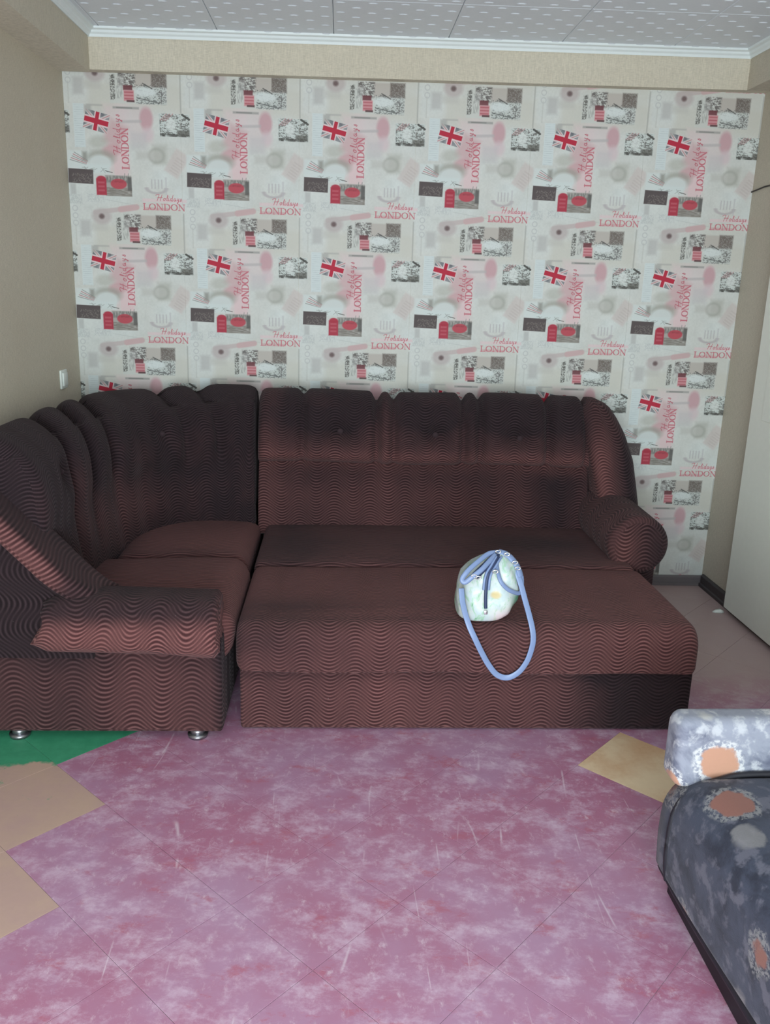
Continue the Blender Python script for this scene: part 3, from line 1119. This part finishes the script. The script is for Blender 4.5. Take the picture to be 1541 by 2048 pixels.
def nap_cbase(x, y, z):
    return 0.34 + 0.16 * sst(0.3, 0.7, x) - 0.18 * g(z - 0.30, 0.06) - 0.3 * sst(0.835, 0.87, x) - 0.35 * sst(-1.5, -1.3, y)  # darker under the arm roll and away from the front face


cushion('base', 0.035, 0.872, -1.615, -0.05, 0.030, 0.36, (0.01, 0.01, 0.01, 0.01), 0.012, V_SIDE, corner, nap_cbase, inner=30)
for (lx_, ly_) in ((0.20, -1.585), (0.785, -1.585), (0.785, -0.25), (0.12, -0.25)):
    bm = bmesh.new()
    bmesh.ops.create_cone(bm, cap_ends=True, segments=24, radius1=0.032, radius2=0.034, depth=0.012, matrix=Matrix.Translation((lx_, ly_, 0.0062)))
    bmesh.ops.create_cone(bm, cap_ends=True, segments=24, radius1=0.024, radius2=0.024, depth=0.022, matrix=Matrix.Translation((lx_, ly_, 0.021)))
    me = bpy.data.meshes.new('leg'); bm.to_mesh(me); bm.free()
    link('leg', me, M_METAL, corner)


def nap_cseat(x, y, z):
    return 0.92 - 0.5 * g(y + 0.935, 0.05) * g(x - 0.62, 0.22) + 0.1 * sst(0.8, 0.9, x) - 0.25 * (1 - sst(0.36, 0.5, x))  # darker along the seam between the two cushions


def cs_disp(x, y, z):
    return (x + 0.012 * g(z - 0.36, 0.06) * sst(0.7, 0.9, x), y, z + 0.006 * math.sin(7 * x + 4 * y) * sst(0.38, 0.42, z))


cushion('seat_cushion', 0.30, 0.894, -1.545, -0.955, 0.245, 0.425, (0.03, 0.03, 0.045, 0.04), 0.06, V_STRIP, corner, nap_cseat, crown=0.016, inner=24, disp=cs_disp)
cushion('seat_cushion', 0.36, 0.880, -0.952, -0.36, 0.265, 0.420, (0.03, 0.03, 0.03, 0.045), 0.05, V_STRIP, corner, nap_cseat, crown=0.014, inner=24, disp=cs_disp)

# curved back: three guide curves (front foot, crown, rear), swept with the same outline as the sofa's back
Gf = crspline([(0.345, -1.56), (0.345, -1.30), (0.350, -1.05), (0.375, -0.82), (0.455, -0.62), (0.60, -0.48), (0.75, -0.425), (0.862, -0.415)], 16)
Gt = crspline([(0.150, -1.56), (0.150, -1.22), (0.150, -0.86), (0.165, -0.58), (0.225, -0.36), (0.40, -0.225), (0.62, -0.205), (0.862, -0.215)], 16)
Gb = crspline([(0.035, -1.56), (0.035, -1.20), (0.035, -0.78), (0.040, -0.42), (0.070, -0.14), (0.30, -0.075), (0.58, -0.07), (0.862, -0.07)], 16)
N_ = len(Gf)
lenT = np.concatenate([[0], np.cumsum(np.linalg.norm(np.diff((Gt + Gf) / 2, axis=0), axis=1))])
# notches between the rolls, by their spot on the crown curve (found from the photograph)
cn = [(0.150, -1.08), (0.152, -0.80), (0.166, -0.56), (0.41, -0.225), (0.59, -0.205)]
cwt = [1.0, 1.0, 0.8, 0.2, 0.12]
cidx = [lenT[int(np.argmin(np.hypot(Gt[:, 0] - a, Gt[:, 1] - b)))] for a, b in cn]
ctuf = [lenT[int(np.argmin(np.hypot(Gt[:, 0] - a, Gt[:, 1] - b)))] for a, b in ((0.30, -0.27), (0.150, -1.22))]
# outline: (mix along front->crown->rear, z); w = 0 front foot, 1 crown, 2 rear
PR = [(0.0, 0.36), (0.02, 0.43), (0.06, 0.54), (0.10, 0.62), (0.12, 0.67), (0.09, 0.715), (0.07, 0.76), (0.11, 0.84), (0.26, 0.91), (0.52, 0.962), (0.80, 0.992), (1.0, 1.0), (1.25, 0.995), (1.5, 0.97), (1.7, 0.92), (1.85, 0.82), (1.95, 0.6), (2.0, 0.36)]
PRs = crspline(PR, 4)
rings = []
for i in range(N_):
    s_ = lenT[i]
    e0 = max(0, 1 - s_ / 0.05); e1 = max(0, 1 - (lenT[-1] - s_) / 0.045)
    edge = (1 - math.sqrt(max(0, 1 - e0 * e0))) + (1 - math.sqrt(max(0, 1 - e1 * e1)))
    cut = sum(g(s_ - q, 0.028) for q in cidx)
    cutw = sum(a_ * g(s_ - q, 0.050) for q, a_ in zip(cidx, cwt))
    pts = []
    for (w_, z) in PRs:
        f_, t_, b_ = Gf[i], Gt[i], Gb[i]
        xy = f_ + (t_ - f_) * w_ if w_ <= 1 else t_ + (b_ - t_) * (w_ - 1)
        nrm = (t_ - f_) / (np.linalg.norm(t_ - f_) + 1e-9)
        head = sst(0.66, 0.76, z)
        kk = head * (cut * 0.030 + edge * 0.028) + cutw * 0.030 * sst(0.40, 0.60, z)
        cc = g(i - 58, 30)
        if w_ < 1.0:
            xy = xy + nrm * kk * 1.2
            for q in ctuf:
                xy = xy + nrm * 0.040 * g(math.hypot(s_ - q, (z - 0.83)), 0.055)
            # broad folds fanning down the lower panel
            xy = xy + nrm * 0.004 * math.cos(s_ * 9) * g(z - 0.58, 0.12)
        if w_ > 0.4 and w_ < 1.7:
            z -= kk
        z += 0.018 * head * sst(lenT[-1] - 0.42, lenT[-1] - 0.1, s_) - 0.012 * head * g(s_ - cidx[2] - 0.15, 0.35)
        pts.append((xy[0], xy[1], z))
    rings.append(pts)


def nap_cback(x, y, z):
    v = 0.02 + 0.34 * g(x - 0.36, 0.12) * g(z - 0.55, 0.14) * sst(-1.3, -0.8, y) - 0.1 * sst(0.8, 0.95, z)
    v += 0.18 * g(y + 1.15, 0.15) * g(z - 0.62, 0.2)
    return v


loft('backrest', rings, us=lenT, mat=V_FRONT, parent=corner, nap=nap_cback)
for q in ctuf:
    i = int(np.argmin(abs(lenT - q)))
    f_, t_ = Gf[i], Gt[i]
    c2 = f_ + (t_ - f_) * 0.08
    nrm = (t_ - f_) / np.linalg.norm(t_ - f_)
    c2 = c2 + nrm * 0.042
    bm = bmesh.new()
    bmesh.ops.create_uvsphere(bm, u_segments=12, v_segments=8, radius=0.012)
    for v in bm.verts:
        v.co = v.co + Vector((c2[0], c2[1], 0.83))
    me = bpy.data.meshes.new('button'); bm.to_mesh(me); bm.free()
    link('button', me, M_BUTTON, corner)

# sloping padded wing top, running down to the arm
path = crspline([(0.070, 0.945), (0.13, 0.880), (0.22, 0.782), (0.34, 0.655), (0.42, 0.568), (0.48, 0.515), (0.53, 0.488), (0.58, 0.470)], 8)
rings, us = [], []
sl = 0
for i, (x, z) in enumerate(path):
    a = path[max(0, i - 1)]; b = path[min(len(path) - 1, i + 1)]
    d = (b - a) / np.linalg.norm(b - a)
    nx_, nz_ = -d[1], d[0]                       # up-right normal
    if nz_ < 0: nx_, nz_ = -nx_, -nz_
    if i: sl += np.linalg.norm(path[i] - path[i - 1])
    o_ = rrect(-1.700 + 0.050 * sst(0.36, 0.50, x), -1.475, -0.052, 0.012, (0.018, 0.018, 0.025, 0.028), 5, 6)
    rings.append([(x + nx_ * q, y, z + nz_ * q) for y, q in o_]); us.append(sl)


def nap_strip(x, y, z):
    return 0.22 + 0.60 * sst(-1.64, -1.675, y) if False else 0.16 + 0.62 * (1 - sst(-1.700, -1.672, y)) + 0.25 * sst(-1.50, -1.478, y)


loft('wing_pad', rings, us=us, mat=V_STRIP, parent=corner, nap=nap_strip, swap=True)
# side panel below the pad
o_side = prism('side_panel', [(0.036, 0.30), (0.47, 0.30), (0.47, 0.46), (0.40, 0.55), (0.22, 0.735), (0.036, 0.925)], 'y', -1.632, -1.50)
uvl = o_side.uv_layers.new(name='UVMap')
for lp in o_side.loops:
    co = o_side.vertices[lp.vertex_index].co
    uvl.data[lp.index].uv = (co.z, co.x + 0.25 * co.z)
at = o_side.attributes.new('nap', 'FLOAT', 'POINT')
at.data.foreach_set('value', [-0.25 + 0.35 * (v.co.z > 0.6) for v in o_side.vertices])
link('side_panel', o_side, V_SIDE, corner, smooth=False)

# near arm roll lying along x
rings, us = [], []
for i in range(46):
    k = i / 45
    x = 0.335 + (0.868 - 0.335) * k
    e1 = max(0, 1 - (0.868 - x) / 0.02)
    sc = 1 - 0.16 * (1 - math.sqrt(max(0, 1 - e1 * e1)))
    st = sst(0.0, 0.10, k)
    cz = 0.428 - 0.010 * k
    rz = 0.098 * sc * (0.75 + 0.25 * st); ry = 0.095 * sc
    cy = -1.602
    pts = []
    for j in range(44):
        a = 2 * PI * j / 44
        ca, sa = math.cos(a), math.sin(a)
        e_ = 0.62
        sx_ = abs(ca) ** e_ * (1 if ca >= 0 else -1)
        sz_ = abs(sa) ** e_ * (1 if sa >= 0 else -1)
        shear = 0.10 * max(0, -sa) * (1 - st) * 0
        pts.append((x - 0.055 * (1 - k) * (1 if sa < 0 else 0) * (-sa) + 0.004 * math.sin(9 * a), cy + ry * sx_, cz + rz * sz_ - 0.010 * g(k - 0.95, 0.15) * (sa < 0)))
    rings.append(pts); us.append(x)


def nap_nearm(x, y, z):
    return 0.90 * (1 - sst(0.41, 0.48, z)) + 0.10 + 0.35 * sst(0.855, 0.868, x)


loft('armrest', rings, us=us, mat=V_SWIRL, parent=corner, nap=nap_nearm)

# ------------------------------------------------------------ handbag on the pulled-out cushion
bag = empty('handbag', (1.73, -1.48, 0.412), 'small white floral handbag with blue straps on the sofa bed cushion', 'handbag')


def mat_bag():
    t = NT('floral_leatherette')
    p = t.pos()
    n1 = t.noise(p, 14, 4, 0.6, 0.8)
    n2 = t.noise(t.scl(p, 1.7, 1.2, 1), 17, 5, 0.6, 1.2)
    n3 = t.noise(t.scl(p, 1, 1.3, 1.5), 9, 3, 0.5)
    c = t.mix(t.rng(n1, 0.3, 0.7), srgb(186, 204, 208), srgb(212, 218, 212))
    c = t.mix(t.math('MULTIPLY', t.rng(n2, 0.50, 0.60), 0.7), c, srgb(150, 196, 160))
    c = t.mix(t.math('MULTIPLY', t.rng(n2, 0.62, 0.70), 0.8), c, srgb(64, 128, 96))
    s = t.xyz(p)
    low = t.math('MULTIPLY', t.rng(s[2], 0.47, 0.42), t.rng(s[0], 1.74, 1.79))
    c = t.mix(t.math('MULTIPLY', low, 0.6), c, srgb(236, 200, 206))
    gr = t.math('MULTIPLY', t.math('MULTIPLY', t.rng(s[0], 1.815, 1.845), t.rng(s[2], 0.525, 0.49)), t.rng(n1, 0.35, 0.55))
    c = t.mix(t.math('MULTIPLY', gr, 0.85), c, srgb(72, 140, 108))
    d = t.math('ADD', t.math('POWER', t.math('DIVIDE', t.math('SUBTRACT', s[0], 1.768), 0.018), 2.0), t.math('POWER', t.math('DIVIDE', t.math('SUBTRACT', s[2], 0.505), 0.014), 2.0))
    c = t.mix(t.math('MULTIPLY', t.rng(d, 1.6, 0.2), 0.85), c, srgb(206, 184, 120))
    t.base(c, 0.35)
    t.bump(t.noise(p, 30, 3), 0.004, 0.5)
    return t.m


M_BAG = mat_bag()
M_BLUE = plain('blue_grey_leatherette', srgb(128, 148, 188), 0.4)
M_NAVY = plain('dark_blue_zip', srgb(44, 58, 92), 0.5)
M_SHINE = plain('silver_fitting', srgb(225, 228, 230), 0.25, 0.9)

bz = [0.409, 0.412, 0.430, 0.470, 0.510, 0.550, 0.580, 0.600, 0.615, 0.625, 0.628]
bl = [1.660, 1.652, 1.649, 1.649, 1.656, 1.664, 1.688, 1.716, 1.744, 1.766, 1.780]
br = [1.800, 1.808, 1.833, 1.854, 1.858, 1.852, 1.843, 1.830, 1.812, 1.798, 1.790]
bcx = [(a_ + b_) / 2 for a_, b_ in zip(bl, br)]
bhx = [(b_ - a_) / 2 for a_, b_ in zip(bl, br)]
bhy = [0.080, 0.092, 0.100, 0.104, 0.100, 0.090, 0.076, 0.060, 0.044, 0.024, 0.006]
bcy = [-1.470, -1.470, -1.468, -1.466, -1.466, -1.470, -1.474, -1.476, -1.476, -1.476, -1.476]


def bag_y(x, z, out=0.0):
    hx = np.interp(z, bz, bhx); hy = np.interp(z, bz, bhy); cx = np.interp(z, bz, bcx)
    k = min(0.999, abs(x - cx) / hx)
    return np.interp(z, bz, bcy) - hy * (1 - k ** (2 / 0.72)) ** 0.36 - out


def bagp(z, a, out=0.0):
    hx = np.interp(z, bz, bhx) + out
    hy = np.interp(z, bz, bhy) + out
    ca, sa = math.cos(a), math.sin(a)
    e = 0.72
    return Vector((np.interp(z, bz, bcx) + hx * abs(ca) ** e * (1 if ca > 0 else -1), np.interp(z, bz, bcy) + hy * abs(sa) ** e * (1 if sa > 0 else -1), z))


rings = []
zz = [0.409, 0.411, 0.415] + list(np.linspace(0.42, 0.60, 22)) + [0.608, 0.615, 0.621, 0.625, 0.628]
for z in zz:
    ring = []
    for k in range(44):
        a = 2 * PI * k / 44
        q = bagp(z, a)
        d = 0.0035 * math.sin(7 * a + z * 60) * sst(0.41, 0.46, z) * (1 - sst(0.58, 0.62, z))
        # gentle valley along the zip at the end facing the room
        d -= 0.010 * g(a - 1.5 * PI, 0.22) * sst(0.44, 0.50, z)
        q.x += math.cos(a) * d; q.y += math.sin(a) * d
        ring.append(tuple(q))
    rings.append(ring)
loft('bag_body', rings, mat=M_BAG, parent=bag)


def tube(name, pts, r, mat, parent, flat=1.0, n=8, up=(0, 0, 1), smooth_n=8):
    """round or strap-like (flat<1) tube through pts; up = direction of the thin side"""
    P_ = crspline([tuple(q) for q in pts], smooth_n)
    rings = []
    for i, q in enumerate(P_):
        a = P_[max(0, i - 1)]; b = P_[min(len(P_) - 1, i + 1)]
        d = (b - a) / (np.linalg.norm(b - a) + 1e-9)
        u_ = np.array(up(i / (len(P_) - 1)) if callable(up) else up, float)
        w_ = np.cross(d, u_); w_ /= (np.linalg.norm(w_) + 1e-9)
        t2 = np.cross(w_, d)
        rings.append([tuple(q + w_ * r * math.cos(2 * PI * k / n) + t2 * r * flat * math.sin(2 * PI * k / n)) for k in range(n)])
    return loft(name, rings, mat=mat, parent=parent)


# zip running down the near end, with piping on both sides and a pale tab
zc = []
for (x, z) in ((1.780, 0.622), (1.768, 0.612), (1.756, 0.598), (1.742, 0.580), (1.735, 0.556), (1.733, 0.525), (1.733, 0.490), (1.735, 0.462)):
    zc.append(Vector((x, bag_y(x, z, 0.003), z)))
tube('zip', zc, 0.0055, M_NAVY, bag, flat=0.45, up=(0, -1, 0.3))
for sx_ in (-1, 1):
    tube('piping', [Vector((q.x + sx_ * 0.0085, q.y - 0.0015, q.z)) for q in zc[:-2]], 0.0042, M_BLUE, bag)
o = link('zip_tab', boxmesh('zip_tab', zc[-1].x - 0.006, zc[-1].x + 0.006, zc[-1].y - 0.006, zc[-1].y, 0.443, 0.457, 0.0015, 2), M_SHINE, bag)

# carrying handles folded down on each side
tube('handle', [(1.785, -1.480, 0.628), (1.765, -1.492, 0.630), (1.742, -1.505, 0.628), (1.708, -1.532, 0.612), (1.672, -1.556, 0.588), (1.652, -1.566, 0.562), (1.662, -1.570, 0.552), (1.686, -1.570, 0.572), (1.717, -1.558, 0.594), (1.746, -1.530, 0.614), (1.770, -1.500, 0.626)], 0.0085, M_BLUE, bag, flat=0.45, up=(0.1, -1, 0.4), n=10)
tube('handle', [(1.772, -1.520, 0.606), (1.771, -1.556, 0.582), (1.778, -1.574, 0.559), (1.796, -1.575, 0.537), (1.819, -1.568, 0.521), (1.851, -1.542, 0.507), (1.862, -1.520, 0.530), (1.858, -1.505, 0.565), (1.840, -1.495, 0.600)], 0.0070, M_BLUE, bag, flat=0.5, up=(0.2, -1, 0.3), n=10)
tube('top_trim', [(1.782, -1.485, 0.630), (1.808, -1.490, 0.624), (1.829, -1.500, 0.608), (1.846, -1.510, 0.584), (1.856, -1.515, 0.555)], 0.0125, M_BLUE, bag, flat=0.5, up=(0.5, -0.7, 0.6), n=10)
tube('top_trim', [(1.776, -1.490, 0.628), (1.752, -1.520, 0.612), (1.722, -1.545, 0.592), (1.695, -1.560, 0.570)], 0.0130, M_NAVY, bag, flat=0.35, up=(-0.3, -1, 0.5), n=10)
for (x, y, z) in ((1.690, -1.572, 0.574), (1.704, -1.576, 0.570), (1.760, -1.566, 0.588), (1.779, -1.494, 0.634), (1.808, -1.502, 0.628), (1.834, -1.516, 0.604), (1.843, -1.522, 0.586)):
    bm = bmesh.new()
    # small rectangular ring buckle
    R1, r1 = 0.0065, 0.0022
    vs2 = []
    for i in range(16):
        a = 2 * PI * i / 16
        row = []
        for j in range(6):
            b = 2 * PI * j / 6
            row.append(bm.verts.new((x + (R1 + r1 * math.cos(b)) * math.cos(a) * 1.3, y + r1 * math.sin(b), z + (R1 + r1 * math.cos(b)) * math.sin(a) * 0.8)))
        vs2.append(row)
    for i in range(16):
        for j in range(6):
            bm.faces.new((vs2[i][j], vs2[(i + 1) % 16][j], vs2[(i + 1) % 16][(j + 1) % 6], vs2[i][(j + 1) % 6]))
    bmesh.ops.recalc_face_normals(bm, faces=bm.faces)
    me = bpy.data.meshes.new('buckle'); bm.to_mesh(me); bm.free()
    link('buckle', me, M_SHINE, bag)

# long shoulder strap looping over the front edge of the cushion
sp = [(1.829, -1.500, 0.602), (1.842, -1.515, 0.571), (1.856, -1.530, 0.532), (1.869, -1.552, 0.485), (1.880, -1.577, 0.444), (1.890, -1.598, 0.401), (1.894, -1.604, 0.362), (1.887, -1.606, 0.318), (1.874, -1.606, 0.281), (1.851, -1.606, 0.248),
      (1.817, -1.606, 0.230), (1.781, -1.606, 0.240), (1.751, -1.606, 0.275), (1.724, -1.606, 0.321), (1.701, -1.606, 0.366), (1.683, -1.598, 0.402), (1.672, -1.587, 0.430), (1.664, -1.572, 0.456), (1.658, -1.556, 0.484), (1.655, -1.540, 0.520)]


def sup(t_):
    return (0.15, -1.0, 0.25)


tube('shoulder_strap', sp, 0.0098, M_BLUE, bag, flat=0.2, up=sup, n=12, smooth_n=8)

# ------------------------------------------------------------ floral couch in the near right corner
couch = empty('floral_couch', (2.55, -3.1, 0.0), 'slate blue floral couch with dark piping, cut off at the lower right', 'couch')


def mat_floral(name, light):
    t = NT(name)
    p = t.pos()
    wv = t.n('ShaderNodeVectorMath', operation='ADD')
    nz = t.n('ShaderNodeTexNoise', i_Scale=9.0, i_Detail=3.0)
    t.l(p, nz.inputs['Vector'])
    sc = t.n('ShaderNodeVectorMath', operation='SCALE')
    sc.inputs['Scale'].default_value = 0.045
    t.l(nz.outputs['Color'], sc.inputs[0])
    t.l(p, wv.inputs[0]); t.l(sc.outputs[0], wv.inputs[1])
    q = wv.outputs[0]
    n1 = t.noise(q, 9, 5, 0.6, 0.4)
    n2 = t.noise(q, 21, 4, 0.6)
    ns = t.noise(p, 90, 3, 0.7)
    if light:  # lit copy of the one fabric, brightness painted into its colours
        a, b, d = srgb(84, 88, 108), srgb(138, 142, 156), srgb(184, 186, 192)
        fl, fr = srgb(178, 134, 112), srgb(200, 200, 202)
    else:  # shaded copy of the same fabric, shade painted into its colours
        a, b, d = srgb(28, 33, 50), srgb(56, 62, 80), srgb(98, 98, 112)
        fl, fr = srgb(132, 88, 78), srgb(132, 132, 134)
    c = t.mix(t.rng(n1, 0.36, 0.58), a, b)
    c = t.mix(t.math('MULTIPLY', t.rng(n2, 0.50, 0.64), 0.75), c, d)
    vo = t.n('ShaderNodeTexVoronoi', i_Scale=6.2, i_Randomness=0.8)
    t.l(q, vo.inputs['Vector'])
    dist = t.math('ADD', vo.outputs['Distance'], t.math('MULTIPLY', t.math('SUBTRACT', n2, 0.5), 0.25))
    cs = t.xyz(vo.outputs['Color'])
    pick = t.math('GREATER_THAN', cs[0], 0.45)
    fring = t.math('MULTIPLY', t.rng(dist, 0.42, 0.36), t.rng(ns, 0.42, 0.56))
    c = t.mix(t.math('MULTIPLY', fring, t.math('MULTIPLY', pick, 0.85)), c, fr)
    c = t.mix(t.math('MULTIPLY', t.rng(dist, 0.30, 0.25), pick), c, fl)
    gray = t.math('MULTIPLY', t.rng(dist, 0.30, 0.22), t.math('SUBTRACT', 1.0, pick))
    c = t.mix(t.math('MULTIPLY', gray, 0.7), c, srgb(132, 130, 132) if not light else srgb(190, 188, 184))
    t.base(c, 0.8)
    t.b.inputs['Sheen Weight'].default_value = 0.1
    t.bump(t.noise(p, 300, 2), 0.001, 0.5)
    return t.m


M_FLO_SHADED = mat_floral('floral_fabric_shaded', False)
M_FLO_LIT = mat_floral('floral_fabric_lit', True)
M_PIPE = plain('black_piping', srgb(30, 30, 38), 0.6)

XR = 3.05
YF, YN = -2.43, -4.75                                 # far and near end of the seat
# seat body: section in xz swept along y, left side generously rounded
YB = -2.34                                            # far end of the seat body, under the end cushion
rings, us = [], []
for i in range(60):
    k = i / 59
    y = YB + (YN - YB) * k
    e0 = max(0, 1 - (YB - y) / 0.05)
    sh = 0.045 * (1 - math.sqrt(max(0, 1 - e0 * e0)))
    xl = 2.060 + 0.045 * sst(0.0, 0.4, k)
    top = 0.352 + 0.026 * sst(-2.40, -2.47, y)
    sec = rrect(xl + sh, XR, 0.080, top, (0.03, 0.02, 0.05, 0.090), 8, 8)
    rings.append([(a - 0.008 * g(b - 0.20, 0.10) * (a < 2.4), y, b + 0.010 * (b > 0.3) * math.sin(PI * min(1, (a - xl) / 0.5))) for a, b in sec])
    us.append(y)
loft('seat', rings, us=us, mat=M_FLO_SHADED, parent=couch)
tube('piping', [(XR - 0.05, -2.436, 0.376), (2.45, -2.436, 0.380), (2.24, -2.436, 0.382), (2.160, -2.437, 0.368), (2.112, -2.438, 0.350), (2.082, -2.438, 0.324), (2.062, -2.440, 0.285), (2.056, -2.440, 0.240), (2.056, -2.440, 0.16), (2.066, -2.435, 0.09)], 0.0072, M_PIPE, couch)
tube('piping', [(2.085, YB - 0.03, 0.082), (2.086, -2.5, 0.080), (2.098, -2.8, 0.080), (2.106, -3.2, 0.080), (2.108, -3.9, 0.080), (2.108, YN + 0.02, 0.080)], 0.0170, M_PIPE, couch)
link('dark_base', boxmesh('dark_base', 2.100, XR - 0.03, YN + 0.03, YB - 0.03, 0.002, 0.10, 0.004, 1), M_PIPE, couch)  # black block filling the band between seat and floor
# low end cushion in the lit copy of the fabric, resting across the far end
cushion('end_cushion', 2.056, XR, -2.425, -2.335, 0.335, 0.512, (0.02, 0.02, 0.03, 0.03), 0.028, M_FLO_LIT, couch, None, crown=0.004, inner=20)

# ------------------------------------------------------------ small things
sw = empty('light_switch', (0.0, -0.27, 1.03), 'white light switch on the beige left wall above the corner sofa', 'switch')
link('faceplate', boxmesh('faceplate', 0.0, 0.010, -0.312, -0.228, 0.988, 1.072, 0.004, 3), M_WHITE, sw)
link('rocker', boxmesh('rocker', 0.009, 0.017, -0.300, -0.242, 1.000, 1.060, 0.003, 2), M_WHITE, sw)

wire = tube('cable', [(3.1615, -0.003, 1.955), (3.1620, -0.06, 1.960), (3.1620, -0.14, 1.966), (3.1620, -0.30, 1.966), (3.1620, -0.60, 1.963), (3.1620, -1.0, 1.967)], 0.0035, M_DARK, None)
tag(wire, 'thin dark cable running along the upper right wall', 'cable')

# scrap of white plastic on the floor by the door leaf
bm = bmesh.new()
for (a, b, c_, w_) in ((3.060, -0.400, 0.002, 0.006), (3.075, -0.398, 0.010, 0.014), (3.098, -0.397, 0.014, 0.018), (3.113, -0.399, 0.008, 0.012)):
    for (dy, dz) in ((-w_, 0), (w_, 0), (w_ * 0.5, c_), (-w_ * 0.5, c_)):
        bm.verts.new((a, b + dy, 0.0005 + dz))
bm.verts.ensure_lookup_table()
V = bm.verts
bm.faces.new((V[0], V[1], V[2], V[3])); bm.faces.new((V[15], V[14], V[13], V[12]))
for i in range(3):
    for k in range(4):
        bm.faces.new((V[4 * i + k], V[4 * i + (k + 1) % 4], V[4 * i + 4 + (k + 1) % 4], V[4 * i + 4 + k]))
bmesh.ops.recalc_face_normals(bm, faces=bm.faces)
me = bpy.data.meshes.new('plastic_scrap'); bm.to_mesh(me); bm.free()
tag(link('plastic_scrap', me, M_WHITE), 'small white plastic scrap on the floor at the foot of the open door', 'scrap')
